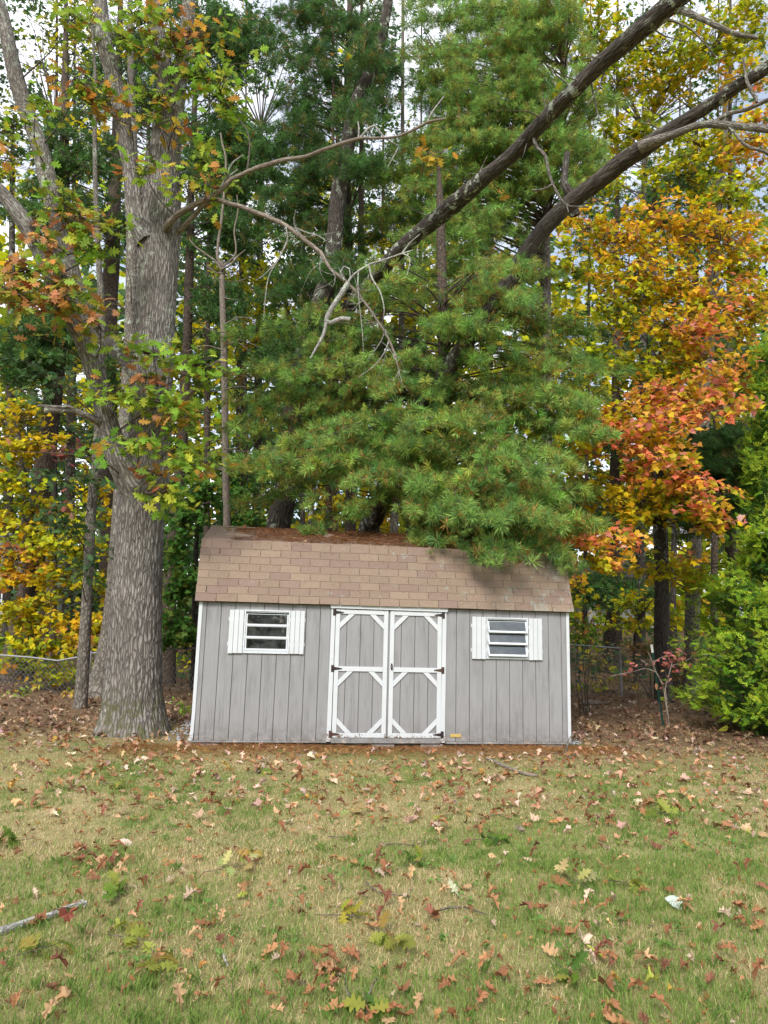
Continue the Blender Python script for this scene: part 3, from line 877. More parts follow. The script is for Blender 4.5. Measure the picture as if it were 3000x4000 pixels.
SINGLE_CACHE = {}
class Crown:
    """leaves of one tree: the nearest become leaf objects, the rest one foliage mesh"""
    def __init__(self):
        self.P, self.Mx, self.S, self.C, self.K = [], [], [], [], []
        self.twig = MB(); self.hubs = []
    def put(self, P, Mx, S, C, kind):
        self.P.append(P); self.Mx.append(Mx); self.S.append(S); self.C.append(C); self.K.append(kind)
    def cloud(self, c, r, n, size, pal, tms, per=9, droop=0.5, corr=0.65, tw=True, face=(0, -0.45, 0.75), hub=True, jit=0.22):
        c = np.asarray(c, float); r = np.asarray(r, float)
        m_ = max(1, int(n / per))
        o = ball(m_) * r
        d = o / (np.linalg.norm(o, axis=1)[:, None] + 1e-6) + 0.7 * rng.standard_normal((m_, 3))
        d[:, 2] = 0.4 * d[:, 2] - 0.08
        d /= np.linalg.norm(d, axis=1)[:, None]
        L = (1.6 + 2.4 * rng.random((m_, 1))) * size
        A = c + o - d * L * 0.5
        tt = rng.random((m_, per))
        P = A[:, None] + d[:, None] * (L * tt)[:, :, None] + 0.42 * size * rng.standard_normal((m_, per, 3))
        P = P.reshape(-1, 3); k = len(P)
        Yd = np.repeat(d, per, 0) + 0.8 * rng.standard_normal((k, 3)); Yd[:, 2] -= droop
        Z = np.array(face) + 0.55 * rng.standard_normal((k, 3))
        S = size * (0.65 + 0.5 * rng.random(k))
        cc = np.repeat(pick(pal, m_, 0.1), per, 0); c2 = pick(pal, k, 0.1)
        C = np.where(rng.random((k, 1)) < corr, cc, c2) * (1 + jit * rng.standard_normal((k, 1))).clip(0.5, 1.6)
        Mx = frames_zy(Z, Yd)
        ty = rng.integers(0, len(tms), k)
        for q in range(len(tms)):
            s = ty == q
            self.put(P[s], Mx[s], S[s], C[s].clip(0.004, 0.85), tms[q])
        if tw:
            B = A + d * L
            sticks(self.twig, A, B, 0.022 * size + 0.001, 0.012 * size)
            e = c + 0.55 * o
            sticks(self.twig, e, A, 0.035 * size + 0.001, 0.022 * size)
            e2 = c + 0.15 * o
            sticks(self.twig, e2, e, 0.05 * size + 0.002, 0.035 * size)
        if hub: self.hubs.append(c)
    def finish(self, root, org, single=0, leafmat='leaf', twigmat='thin_branch', part_name='leaf', fol='foliage'):
        if single:
            dist = np.concatenate([np.linalg.norm(p - np.array([0, 0, CH]), axis=1) / s for p, s in zip(self.P, self.S)])
            cut = np.sort(dist)[min(single, len(dist) - 1)]
        mb = MB()
        for P, Mx, S, C, K in zip(self.P, self.Mx, self.S, self.C, self.K):
            if single:
                dd = np.linalg.norm(P - np.array([0, 0, CH]), axis=1) / S
                near = dd < cut
                key = id(K[0])
                if key not in SINGLE_CACHE:
                    q = MB(); q.add(K[0], K[1]); SINGLE_CACHE[key] = q.data(part_name, M[leafmat + '_obj'])
                for j in np.nonzero(near)[0]:
                    mw = Matrix.Identity(4)
                    R3 = Mx[j] * S[j]
                    for a in range(3):
                        for b in range(3): mw[a][b] = R3[a, b]
                        mw[a][3] = P[j, a] - org[a]
                    lo = link(part_name, SINGLE_CACHE[key], root, mw)
                    lo.color = (*[float(v) for v in C[j]], 1)
                P, Mx, S, C = P[~near], Mx[~near], S[~near], C[~near]
            scatter(mb, K, P, Mx, S, C)
        if mb.n:
            o = mb.build(fol, M[leafmat], root, org); o['kind'] = 'stuff'
        if self.twig.n:
            o = self.twig.build('twigs', M[twigmat], root, org); o['kind'] = 'stuff'

# pine needle tufts: brushes of thin needles round a twig end
def tuft_template(K, seed, w=0.03, lo=0.25, hi=1.75):
    g = np.random.default_rng(seed)
    th = lo + (hi - lo) * g.random(K) ** 0.8
    ph = g.random(K) * 6.283
    d = np.stack([np.sin(th) * np.cos(ph), np.sin(th) * np.sin(ph), np.cos(th)], 1)
    L = 0.75 + 0.35 * g.random(K)
    b0 = np.stack([np.zeros(K), np.zeros(K), -0.45 * (th / hi)], 1)
    side = np.cross(d, g.standard_normal((K, 3))); side /= np.linalg.norm(side, axis=1)[:, None]
    tip = b0 + d * L[:, None]
    mid = b0 + d * L[:, None] * 0.45
    V = np.stack([b0, mid + side * w, tip, mid - side * w], 1).reshape(-1, 3)
    Fc = np.arange(K)[:, None] * 4 + np.array([[0, 1, 2, 3]])
    shade = np.repeat(0.65 + 0.7 * g.random(K), 4)
    old = np.repeat((th > 1.05) & (g.random(K) < 0.75), 4)
    return V.astype(np.float32), Fc, shade, old
TUFT = [tuft_template(40, 20 + i, 0.040) for i in range(5)]
TUFT_MID = [tuft_template(32, 40 + i, 0.036) for i in range(4)]
TUFT_FAR = [tuft_template(15, 60 + i, 0.085) for i in range(4)]
GREEN = [(4, (0.24, 0.40, 0.095)), (3, (0.31, 0.46, 0.11)), (1.5, (0.17, 0.33, 0.10)), (1.6, (0.40, 0.48, 0.095))]
GREEN_D = [(3, (0.090, 0.185, 0.050)), (2, (0.110, 0.220, 0.055)), (1, (0.075, 0.150, 0.055))]
OLDC = np.array([(0.46, 0.27, 0.08), (0.40, 0.20, 0.05), (0.44, 0.34, 0.10)])

class Needles:
    def __init__(self, tms, pal, size, old=0.25):
        self.tms, self.pal, self.size, self.old = tms, pal, size, old
        self.P, self.Z = [], []
        self.wood = MB()
    def branch(self, base, tip, r=0.02, sag=0.12, t0=0.35, dens=9.0, tl=0.55, fan_=0.75):
        base = np.asarray(base, float); tip = np.asarray(tip, float)
        Lb = np.linalg.norm(tip - base)
        mid = base * 0.45 + tip * 0.55 + np.array([rng.normal(0, 0.05) * Lb, rng.normal(0, 0.03) * Lb, sag * Lb])
        P, R = spline([base, mid, tip], [r, r * 0.6, 0.004], 0.12)
        tube(self.wood, [base, mid, tip], [r, r * 0.6, 0.004], 5, 0.25)
        T = np.gradient(P, axis=0); T /= np.linalg.norm(T, axis=1)[:, None]
        n = max(4, int(Lb * (1 - t0) * dens))
        tt = t0 + (1 - t0) * (np.arange(n) + rng.random(n)) / n
        ii = (tt * (len(P) - 1)).astype(int).clip(0, len(P) - 1)
        sd = np.cross(T[ii], [[0, 0, 1.0]]); sd /= np.linalg.norm(sd, axis=1)[:, None] + 1e-6
        sg = np.where(np.arange(n) % 2, 1, -1)[:, None]
        d = T[ii] * 0.8 + sd * sg * fan_ + np.array([[0, 0, 0.12]]) + 0.22 * rng.standard_normal((n, 3))
        d /= np.linalg.norm(d, axis=1)[:, None]
        Ln = tl * (0.35 + 0.75 * (1 - tt)[:, None]) * (0.6 + 0.7 * rng.random((n, 1)))
        E = P[ii] + d * Ln; E[:, 2] -= 0.10 * Ln[:, 0]
        sticks(self.wood, P[ii], E, 0.006, 0.003)
        for f in ((0.55, 1.0) if self.tms is TUFT else (0.40, 0.70, 1.0)):
            q = P[ii] * (1 - f) + E * f + 0.35 * self.size * rng.standard_normal((n, 3))
            self.P.append(q); self.Z.append(d + 0.45 * rng.standard_normal((n, 3)) + [[0, -0.1, 0.15]])
        self.P.append(P[-3:] + 0.03 * rng.standard_normal((3, 3))); self.Z.append(np.tile(T[-1], (3, 1)))
    def finish(self, root, org, single=0, woodmat='thin_branch'):
        P = np.concatenate(self.P); Z = np.concatenate(self.Z); n = len(P)
        S = self.size * (0.55 + 0.75 * rng.random(n))
        C = pick(self.pal, n, 0.24)
        oldm = rng.random(n) < self.old * (0.35 + 1.3 * vnoise(P[:, 0], P[:, 2], 1.3, 11))
        near = np.zeros(n, bool)
        if single:
            dd = np.linalg.norm(P - np.array([0, 0, CH]), axis=1)
            near = dd < np.sort(dd)[min(single, n - 1)]
            var = []
            for q in range(6):
                V, Fc, sh, old = self.tms[q % len(self.tms)]
                cv = np.array(self.pal[q % 3][1])[None] * sh[:, None]
                if q >= 4: cv = np.where(old[:, None], OLDC[q - 4] * sh[:, None], cv)
                b = MB(); b.add(V, Fc, cv); var.append(b.data('needle_tuft', M['needle']))
            Fr = frames(Z[near], rng.random(near.sum()) * 6.28)
            for j, Rj, sj in zip(np.nonzero(near)[0], Fr, S[near]):
                mw = Matrix.Identity(4)
                for a in range(3):
                    for b in range(3): mw[a][b] = float(Rj[a, b] * sj)
                    mw[a][3] = float(P[j, a] - org[a])
                link('needle_tuft', var[(4 + j % 2) if oldm[j] else j % 4], root, mw)
        mb = MB()
        ty = rng.integers(0, len(self.tms), n)
        for q, tm in enumerate(self.tms):
            s = (ty == q) & ~near
            if not s.any(): continue
            k = s.sum()
            Cn = C[s][:, None, :] * tm[2][None, :, None]
            om = oldm[s][:, None] & tm[3][None, :]
            oc = OLDC[rng.integers(0, 3, k)][:, None, :] * tm[2][None, :, None]
            Cn = np.where(om[:, :, None], oc, Cn).clip(0.003, 0.8)
            scatter(mb, tm, P[s], frames(Z[s], rng.random(k) * 6.28), S[s], Cn)
        o = mb.build('needles', M['needle'], root, org); o['kind'] = 'stuff'
        o = self.wood.build('branches', M[woodmat], root, org); o['kind'] = 'stuff'

def to_px(P):
    d = np.asarray(P, float) - np.array([0, 0, CH])
    z = d @ FW; return np.array([1500 + F * (d @ RIGHT) / z, 2000 - F * (d @ UP) / z])

def pxs(pts, Y=None):
    """[(px, py, width, Y)] -> points and radii"""
    P, R = [], []
    for q in pts:
        y = q[3] if len(q) > 3 else Y
        p = at(q[0], q[1], y); P.append(p); R.append(px_m(p, q[2]) / 2)
    return P, R

def grounded(pts, Y=None):
    P, R = pxs(pts, Y)
    g = float(gz(P[0][0], P[0][1]))
    if P[0][2] > g + 0.05:
        q = P[0].copy(); q[2] = g - 0.05
        q[0] -= (P[1][0] - P[0][0]) * 0.3 * (P[0][2] - g) / max(P[1][2] - P[0][2], 0.3)
        P.insert(0, q); R.insert(0, R[0] * 1.25)
    else:
        P[0] = P[0].copy(); P[0][2] = g - 0.05
    return P, R

def base_of(P):
    return (float(P[0][0]), float(P[0][1]), float(gz(P[0][0], P[0][1])))

def connect(mb, trunkP, hubs, r=0.02, rise=0.6, seed=0, zmin=0.0):
    """limbs that leave the trunk below each leaf mass and curve up into it"""
    T = np.asarray(trunkP)
    for k, h in enumerate(hubs):
        zt = h[2] - rise * np.linalg.norm((h - T[np.argmin(np.linalg.norm(T - h, axis=1))])[:2]) - 0.1
        zt = max(zt, zmin)
        j = int(np.argmin(np.abs(T[:, 2] - zt)))
        b = T[j]
        L = np.linalg.norm(h - b)
        mid = b * 0.5 + h * 0.5 + np.array([rng.normal(0, 0.06) * L, rng.normal(0, 0.06) * L, 0.06 * L])
        tube(mb, [b, mid, h], [r + 0.004 * L, r * 0.7 + 0.002 * L, 0.004], 6, 0.2, rough=0.05)

# palettes (real leaf colours)
P_OAK = [(5, (0.22, 0.38, 0.040)), (4, (0.31, 0.45, 0.050)), (2.5, (0.44, 0.46, 0.05)), (0.9, (0.54, 0.28, 0.05)), (0.3, (0.34, 0.13, 0.04))]
P_OAKO = [(4.5, (0.22, 0.33, 0.045)), (3.5, (0.38, 0.37, 0.055)), (2.6, (0.54, 0.27, 0.07)), (2.0, (0.58, 0.26, 0.12)), (0.6, (0.34, 0.12, 0.04))]
P_OAKY = [(2, (0.18, 0.25, 0.04)), (3, (0.48, 0.36, 0.04)), (3, (0.54, 0.27, 0.04)), (0.7, (0.30, 0.12, 0.04))]
P_YEL = [(4, (0.64, 0.48, 0.015)), (3, (0.50, 0.44, 0.02)), (2, (0.30, 0.35, 0.03)), (1.5, (0.66, 0.40, 0.02))]
P_YELG = [(3, (0.50, 0.50, 0.018)), (3, (0.32, 0.39, 0.025)), (2, (0.66, 0.54, 0.016)), (1, (0.17, 0.25, 0.035)), (0.4, (0.58, 0.32, 0.04))]
P_GRN = [(4, (0.080, 0.20, 0.036)), (3, (0.110, 0.235, 0.040)), (1.5, (0.19, 0.26, 0.04))]
P_DGRN = [(4, (0.065, 0.135, 0.050)), (2, (0.090, 0.160, 0.055)), (1, (0.13, 0.19, 0.06))]
P_ORG = [(4.5, (0.82, 0.43, 0.03)), (3, (0.72, 0.54, 0.015)), (2.2, (0.50, 0.50, 0.025)), (1.6, (0.60, 0.25, 0.09)), (0.7, (0.42, 0.24, 0.08))]
P_RED = [(3.5, (0.88, 0.22, 0.11)), (3, (0.88, 0.36, 0.08)), (2.5, (0.80, 0.46, 0.04)), (0.8, (0.80, 0.30, 0.24)), (1.2, (0.50, 0.46, 0.04))]
P_BURG = [(3, (0.22, 0.06, 0.07)), (1, (0.30, 0.10, 0.08))]

def cloud_px(cr_, px, py, rx, ry, Y, n, size, pal, tms, dz=None, **kw):
    c = at(px, py, Y)
    r = (px_m(c, rx), dz if dz else max(0.35, 0.7 * px_m(c, rx)), px_m(c, ry))
    cr_.cloud(c, r, n, size, pal, tms, **kw)

# ------------------------------------------------------------------ the big oak beside the shed
OY = 10.75
P, R = pxs([(519, 2840, 225), (520, 2700, 208), (528, 2480, 194), (537, 2300, 184), (545, 2144, 180), (553, 1963, 178), (578, 1842, 166), (590, 1541, 154), (603, 1300, 150), (616, 1085, 152), (622, 920, 162), (630, 780, 145), (638, 603, 126)], OY)
b0 = P[0].copy(); b0[2] = 0.0
P.insert(0, b0); R.insert(0, R[0] * 1.10)
oak = thing('oak_tree', 'massive grey barked oak tree at the left end of the shed', 'tree', (b0[0], b0[1], 0))
oorg = (b0[0], b0[1], 0)
ph = np.random.default_rng(3).random(4) * 6
def oak_flare(th, s):
    k = np.exp(-s / 0.30)
    lob = 0.5 + 0.5 * np.cos(5 * th + 1.2) * 0.6 + 0.3 * np.cos(3 * th + 0.4)
    return 1 + k * (0.20 + 0.42 * lob) + 0.03 * np.exp(-s / 1.2)
mb = MB()
P[0][2] = -0.12
tube(mb, P, R, 120, 0.045, rough=0.018, ridges=34, flare=oak_flare, seed=4)
mb.build('trunk', M['oak_bark'], oak, oorg, True)
def limb(root, org, pts, mt, Y=None, sides=24, rough=0.04, step=0.12, name='limb', label=None, cap=False, ridges=0):
    mb = MB(); P, R = pxs(pts, Y)
    P2, R2 = tube(mb, P, R, sides, step, rough=rough, seed=len(pts), cap=cap, ridges=ridges, wob=0.22)
    o = mb.build(name, M[mt], root, org, True)
    if label: o['label'] = label
    return P2
stem_c = limb(oak, oorg, [(634, 700, 124), (640, 603, 108), (638, 362, 84), (622, 230, 68), (606, 100, 58), (590, -200, 46), (570, -600, 40)], 'oak_bark', OY, 40, 0.03, 0.06, 'stem', ridges=14)
limb(oak, oorg, [(655, 720, 90), (668, 600, 66), (690, 362, 56), (716, 200, 50), (730, 90, 46), (742, -100, 40), (760, -500, 30)], 'limb_bark', OY - 0.02, 20, name='stem')
limb(oak, oorg, [(585, 960, 90), (545, 830, 78), (503, 603, 62), (470, 422, 60), (419, 181, 56), (392, 0, 50), (350, -300, 46), (320, -600, 30)], 'oak_bark', OY - 0.15, 32, 0.03, 0.06, 'stem', ridges=10)
L1 = limb(oak, oorg, [(560, 1985, 120, 10.7), (500, 1890, 108, 10.6), (462, 1800, 94, 10.5), (430, 1690, 84, 10.4), (398, 1560, 80, 10.3), (365, 1420, 78, 10.2), (330, 1310, 74, 10.1), (270, 1220, 66, 10.0), (195, 1060, 60, 9.9), (115, 885, 58, 9.8), (0, 735, 52, 9.7), (-170, 560, 44, 9.5)], 'oak_bark', None, 32, 0.03, 0.06, ridges=9)
L2 = limb(oak, oorg, [(560, 1500, 70, 10.9), (505, 1430, 62, 11.0), (446, 1366, 58, 11.05), (370, 1285, 56, 11.1), (300, 1120, 60, 11.1), (250, 940, 62, 11.1), (205, 770, 66, 11.1), (163, 572, 64, 11.1), (102, 422, 62, 11.1), (40, 200, 58, 11.0), (-20, 0, 50, 11.0), (-90, -250, 40, 10.9)], 'limb_bark', None, 24)
limb(oak, oorg, [(400, 1655, 40, 10.3), (370, 1640, 30, 10.2), (338, 1622, 25, 10.1), (290, 1606, 24, 10.05), (235, 1608, 22, 10.0), (178, 1604, 23, 9.95)], 'limb_bark', None, 12, name='stub', label='sawn off side branch with a pale cut end', cap=True)
q0, q1 = at(178, 1604, 9.95), at(173, 1604, 9.945)
mb = MB(); tube(mb, [q0, q1], [px_m(q0, 20) / 2, px_m(q0, 18) / 2], 12, 1, cap=True); mb.build('cut_end', M['cut_wood'], oak, oorg)
limb(oak, oorg, [(300, 1606, 16, 10.06), (270, 1590, 14, 10.0), (230, 1592, 13, 9.98), (150, 1586, 12, 9.95)], 'limb_bark', None, 8, name='stub')
limb(oak, oorg, [(650, 1600, 40, 10.7), (700, 1580, 30, 10.4), (730, 1552, 27, 10.25), (762, 1525, 25, 10.15), (785, 1498, 23, 10.1)], 'dead_wood', None, 12, name='stub', cap=True)
D1 = limb(oak, oorg, [(640, 915, 37, 10.6), (662, 876, 29, 10.35), (715, 830, 24, 10.2), (770, 793, 22, 10.1), (830, 768, 21, 10.0), (870, 735, 20, 9.95), (905, 700, 19, 9.9), (1000, 655, 17, 9.8), (1085, 632, 17, 9.7), (1190, 615, 15, 9.6), (1250, 590, 15, 9.55), (1300, 572, 14, 9.5), (1380, 548, 14, 9.45), (1405, 540, 13, 9.4), (1470, 538, 11, 9.35), (1560, 530, 10, 9.3), (1640, 495, 10, 9.25), (1670, 478, 12, 9.2), (1737, 466, 9, 9.2)], 'dead_wood', None, 12, name='dead_branch')
D2 = limb(oak, oorg, [(700, 905, 27, 10.5), (735, 870, 21, 10.3), (790, 810, 19, 10.15), (835, 778, 18, 10.05), (880, 790, 18, 9.95), (930, 803, 18, 9.85), (1000, 830, 17, 9.75), (1090, 868, 18, 9.65), (1150, 905, 18, 9.6), (1200, 945, 16, 9.55), (1250, 985, 16, 9.5), (1290, 1050, 14, 9.45), (1350, 1098, 14, 9.4), (1380, 1130, 11, 9.38), (1420, 1175, 10, 9.35), (1480, 1260, 10, 9.3), (1530, 1350, 9, 9.28), (1558, 1445, 5, 9.25)], 'dead_wood', None, 12, name='dead_branch')
tw = MB()
def twig(pts, Y, w0=7, w1=3):
    k = len(pts)
    P, R = pxs([(x, y, w0 + (w1 - w0) * i / (k - 1), Y) for i, (x, y) in enumerate(pts)])
    tube(tw, P, R, 6, 0.06, rough=0.06)
twig([(1362, 1105), (1325, 1160), (1290, 1215), (1274, 1252), (1290, 1262), (1330, 1245), (1368, 1248)], 9.3, 20, 18)
twig([(1276, 1255), (1262, 1310), (1235, 1360), (1213, 1400)], 9.3, 15, 7)
twig([(1360, 1100), (1385, 1070), (1440, 1035), (1500, 1015), (1570, 990), (1612, 978)], 9.35, 10, 5)
twig([(1570, 990), (1600, 1005), (1598, 1040), (1590, 1075)], 9.35, 6, 3)
twig([(1570, 990), (1600, 950), (1640, 915)], 9.35, 6, 3)
twig([(1440, 1035), (1455, 1090), (1485, 1140), (1500, 1200), (1498, 1250)], 9.32, 9, 3)
twig([(1400, 1060), (1398, 1120), (1405, 1200), (1415, 1290), (1420, 1380)], 9.33, 6, 2)
twig([(1345, 1095), (1330, 1060), (1345, 1040), (1365, 1050), (1368, 1090)], 9.36, 8, 5)
twig([(1480, 1260), (1500, 1290), (1490, 1330), (1455, 1380), (1440, 1400)], 9.3, 5, 2)
twig([(1520, 1330), (1500, 1380), (1460, 1430), (1402, 1472)], 9.28, 6, 2)
twig([(1558, 1440), (1560, 1460), (1570, 1490)], 9.25, 4, 2)
twig([(1290, 1050), (1310, 1080), (1300, 1120), (1285, 1110)], 9.42, 5, 2)
twig([(1115, 880), (1122, 940), (1080, 1020), (1030, 1075), (1000, 1095)], 9.6, 6, 2)
twig([(1122, 940), (1090, 1010), (1050, 1080), (1035, 1180), (1030, 1250)], 9.6, 5, 2)
twig([(1150, 890), (1210, 912), (1245, 922), (1275, 942)], 9.55, 7, 4)
twig([(1405, 540), (1440, 500), (1462, 490), (1500, 535), (1530, 555), (1556, 570), (1530, 625), (1514, 652)], 9.4, 9, 4)
twig([(1532, 622), (1548, 635)], 9.38, 4, 2)
twig([(1400, 540), (1402, 500), (1398, 475)], 9.4, 8, 5)
twig([(1668, 478), (1690, 435), (1735, 376)], 9.2, 9, 5)
twig([(840, 775), (880, 700), (905, 640), (950, 605)], 10.0, 10, 4)
twig([(880, 700), (930, 660)], 9.95, 7, 4)
for k in range(46):                                        # fine dead twigs round the broken branch
    j = rng.integers(int(len(D2) * 0.45), len(D2))
    p = D2[j]; d = rng.standard_normal(3) * [1, 0.7, 0.9]; d[2] -= 0.3
    d /= np.linalg.norm(d); l = 0.12 + 0.35 * rng.random()
    q = p + d * l * 0.5 + 0.05 * rng.standard_normal(3)
    tube(tw, [p, q, q + (d + 0.8 * rng.standard_normal(3)) * l * 0.4], [0.005, 0.004, 0.002], 4, 0.08)
tw.build('dead_twigs', M['grey_twig'], oak, oorg, True)['kind'] = 'stuff'

cr_oak = Crown()
SZ = 0.20
for (px, py, rx, ry, n, pal, Y) in [
    (600, 1385, 150, 45, 46, P_OAK, 9.9), (800, 1425, 110, 55, 34, P_OAK, 9.9), (470, 1540, 105, 40, 30, P_OAK, 9.9), (640, 1575, 130, 45, 42, P_OAK, 9.8),
    (740, 1590, 60, 40, 14, P_OAK, 9.8), (620, 1640, 90, 30, 18, P_OAKO, 9.8), (540, 1735, 130, 38, 48, P_OAK, 9.7), (680, 1755, 60, 40, 20, P_OAK, 9.7), (790, 1815, 75, 38, 26, P_OAK, 9.7),
    (600, 1850, 70, 26, 12, P_OAKO, 9.7), (600, 1925, 90, 40, 34, P_OAK, 9.65), (700, 1650, 60, 40, 12, P_OAKY, 9.75), (560, 1470, 70, 40, 14, P_OAKO, 9.9),
    (60, 1150, 130, 75, 66, P_OAKO, 9.4), (230, 1190, 140, 60, 60, P_OAKO, 9.4), (390, 1270, 80, 50, 24, P_OAKO, 9.5), (100, 1060, 120, 60, 40, P_OAKO, 9.5),
    (310, 860, 140, 70, 46, P_OAKO, 9.7), (430, 900, 60, 70, 16, P_OAK, 9.8), (220, 780, 100, 60, 24, P_OAK, 9.7), (380, 980, 80, 60, 26, P_OAK, 9.7), (200, 960, 90, 50, 22, P_OAKO, 9.6), (250, 1080, 90, 50, 20, P_OAK, 9.6),
    (60, 480, 80, 130, 34, P_OAK, 9.9), (340, 390, 120, 60, 30, P_OAKY, 10.3), (300, 340, 130, 80, 26, P_OAK, 10.2), (270, 90, 110, 60, 34, P_OAK, 10.2), (140, 390, 60, 50, 14, P_OAK, 10.0), (30, 620, 60, 70, 12, P_OAKO, 9.9),
    (560, 90, 120, 70, 50, P_OAK, 10.2), (700, 190, 130, 70, 50, P_OAKO, 10.2), (500, 160, 80, 50, 24, P_OAK, 10.2), (620, 370, 110, 60, 42, P_OAK, 10.2), (760, 300, 110, 80, 46, P_OAK, 10.2), (860, 370, 110, 60, 42, P_OAK, 10.2),
    (760, 130, 110, 60, 34, P_OAKY, 10.2), (900, 420, 60, 40, 18, P_OAK, 10.1), (610, 480, 40, 30, 10, P_OAKY, 10.2), (540, 510, 30, 25, 5, P_OAKY, 10.2), (680, 500, 60, 25, 10, P_OAKY, 10.2),
    (780, 560, 50, 50, 14, P_OAK, 10.1), (800, 650, 70, 60, 30, P_OAK, 10.0), (720, 715, 50, 40, 18, P_OAK, 9.95), (560, 665, 70, 40, 24, P_OAK, 10.0), (830, 710, 40, 40, 14, P_OAKO, 9.9), (800, 770, 25, 40, 8, P_OAK, 9.9),
    (870, 60, 60, 30, 10, P_OAK, 10.3), (960, 260, 50, 40, 8, P_OAK, 10.3), (30, 1290, 40, 60, 8, P_OAKO, 9.6), (20, 1760, 30, 20, 4, P_OAKO, 9.8)]:
    cloud_px(cr_oak, px, py, rx, ry * 0.72, Y, int(n * 2.1), SZ, pal, OAK, dz=0.35, per=6, droop=0.3)
# twigs that carry the leaf sprays from the stems
lm = MB()
allP = np.vstack([np.array(P), stem_c, L1, L2, D1[:len(D1) // 2]])
for h in cr_oak.hubs:
    dd = np.linalg.norm(allP - h, axis=1) + 0.8 * np.maximum(0, allP[:, 2] - h[2] + 0.3)
    b = allP[int(np.argmin(dd))]
    L = np.linalg.norm(h - b)
    tube(lm, [b, b * 0.5 + h * 0.5 + 0.08 * L * rng.standard_normal(3), h], [0.016, 0.010, 0.004], 6, 0.1, rough=0.05)
lm.build('branches', M['thin_branch'], oak, oorg, True)['kind'] = 'stuff'
cr_oak.finish(oak, oorg, single=290)

# ------------------------------------------------------------------ slender tree left of the oak
SYD = 14.2
P, R = grounded([(312, 2766, 56), (318, 2700, 50), (330, 2500, 44), (342, 2300, 40), (358, 2000, 37), (374, 1830, 35), (384, 1650, 32), (392, 1450, 28), (396, 1200, 24), (380, 900, 20), (370, 600, 16), (372, 300, 12), (360, 100, 8)], SYD)
slim = thing('young_oak_tree', 'slender grey tree trunk standing just left of the massive oak', 'tree', base_of(P)); sorg = base_of(P)
mb = MB(); TP, _ = tube(mb, P, R, 18, 0.1, rough=0.05, seed=2); mb.build('trunk', M['grey_bark'], slim, sorg, True)
c = Crown()
for (px, py, rx, ry, n, pal) in [(240, 1500, 130, 70, 60, P_DGRN), (180, 1560, 70, 40, 24, P_DGRN), (330, 1850, 110, 60, 60, P_DGRN), (210, 1850, 70, 40, 26, P_DGRN), (270, 2050, 130, 60, 60, P_DGRN), (190, 2000, 90, 50, 30, P_DGRN),
                                 (390, 2160, 80, 60, 40, P_DGRN), (310, 2240, 60, 40, 20, P_DGRN), (290, 1770, 90, 45, 36, P_BURG), (220, 1980, 90, 22, 14, [(1, (0.30, 0.14, 0.08))]), (330, 1680, 60, 60, 20, P_DGRN), (130, 1420, 80, 50, 24, P_DGRN)]:
    cloud_px(c, px, py, rx, ry, 13.4, n, 0.19, pal, OAK, dz=0.5, per=6)
mb = MB(); connect(mb, TP, c.hubs, 0.01); mb.build('branches', M['thin_branch'], slim, sorg, True)['kind'] = 'stuff'
c.finish(slim, sorg)

# ------------------------------------------------------------------ leaning oaks behind the shed
P, R = grounded([(1085, 2080, 92), (1110, 1950, 84), (1135, 1720, 80), (1165, 1500, 80), (1195, 1350, 82), (1258, 1150, 74), (1290, 1000, 66), (1313, 844, 62), (1345, 640, 56), (1386, 434, 52), (1430, 320, 48), (1478, 200, 44), (1510, 60, 38), (1540, -150, 30), (1560, -400, 20)], 15.0)
t1 = thing('leaning_oak_tree', 'tall dark barked oak rising behind the shed with one long limb reaching up right', 'tree', base_of(P)); o1 = base_of(P)
mb = MB(); tube(mb, P, R, 40, 0.08, rough=0.03, seed=8, ridges=14, wob=0.15); mb.build('trunk', M['dark_bark'], t1, o1, True)
LA = limb(t1, o1, [(1185, 1420, 74, 15.0), (1240, 1330, 66, 14.6), (1325, 1235, 60, 14.2), (1420, 1130, 58, 13.7), (1512, 1025, 56, 13.2), (1640, 905, 58, 12.6), (1760, 800, 62, 12.1), (1880, 700, 60, 11.5), (2000, 600, 58, 11.0), (2110, 490, 58, 10.5), (2240, 370, 62, 9.9), (2380, 230, 64, 9.4), (2530, 100, 68, 8.9), (2660, -10, 70, 8.5), (2900, -200, 66, 8.0)], 'dark_bark', None, 28, 0.035, 0.07, ridges=8)
limb(t1, o1, [(2660, 40, 30, 8.6), (2720, 70, 22, 8.5), (2800, 105, 20, 8.4), (2880, 135, 18, 8.35), (2960, 150, 12, 8.3)], 'limb_bark', None, 10, name='branch')
tw = MB()
twig([(2080, 515), (2095, 570), (2130, 610), (2145, 680), (2170, 740), (2200, 790), (2222, 805), (2300, 808)], 10.6, 16, 6)
twig([(2165, 715), (2120, 740), (2078, 742)], 10.6, 9, 4)
twig([(2215, 800), (2220, 830)], 10.6, 8, 4)
twig([(2560, 60), (2600, 75), (2640, 85), (2700, 115), (2750, 165), (2795, 222)], 9.0, 14, 4)
twig([(2310, 320), (2320, 380), (2340, 460), (2365, 530)], 9.8, 8, 3)
twig([(2360, 280), (2340, 340), (2290, 420)], 9.6, 9, 3)
for k in range(34):
    j = rng.integers(10, len(LA) - 4); b = LA[j]; d = rng.standard_normal(3); d[1] = -abs(d[1]) * 0.4; d /= np.linalg.norm(d)
    L = rng.uniform(0.12, 0.8)
    tube(tw, [b, b + d * L * 0.5 + [0, 0, 0.05 * L], b + d * L + rng.normal(0, 0.12, 3) * L], [0.016, 0.009, 0.003], 6, 0.08, rough=0.1, wob=0.4, seed=k)
tw.build('dead_twigs', M['limb_bark'], t1, o1, True)['kind'] = 'stuff'
c = Crown()
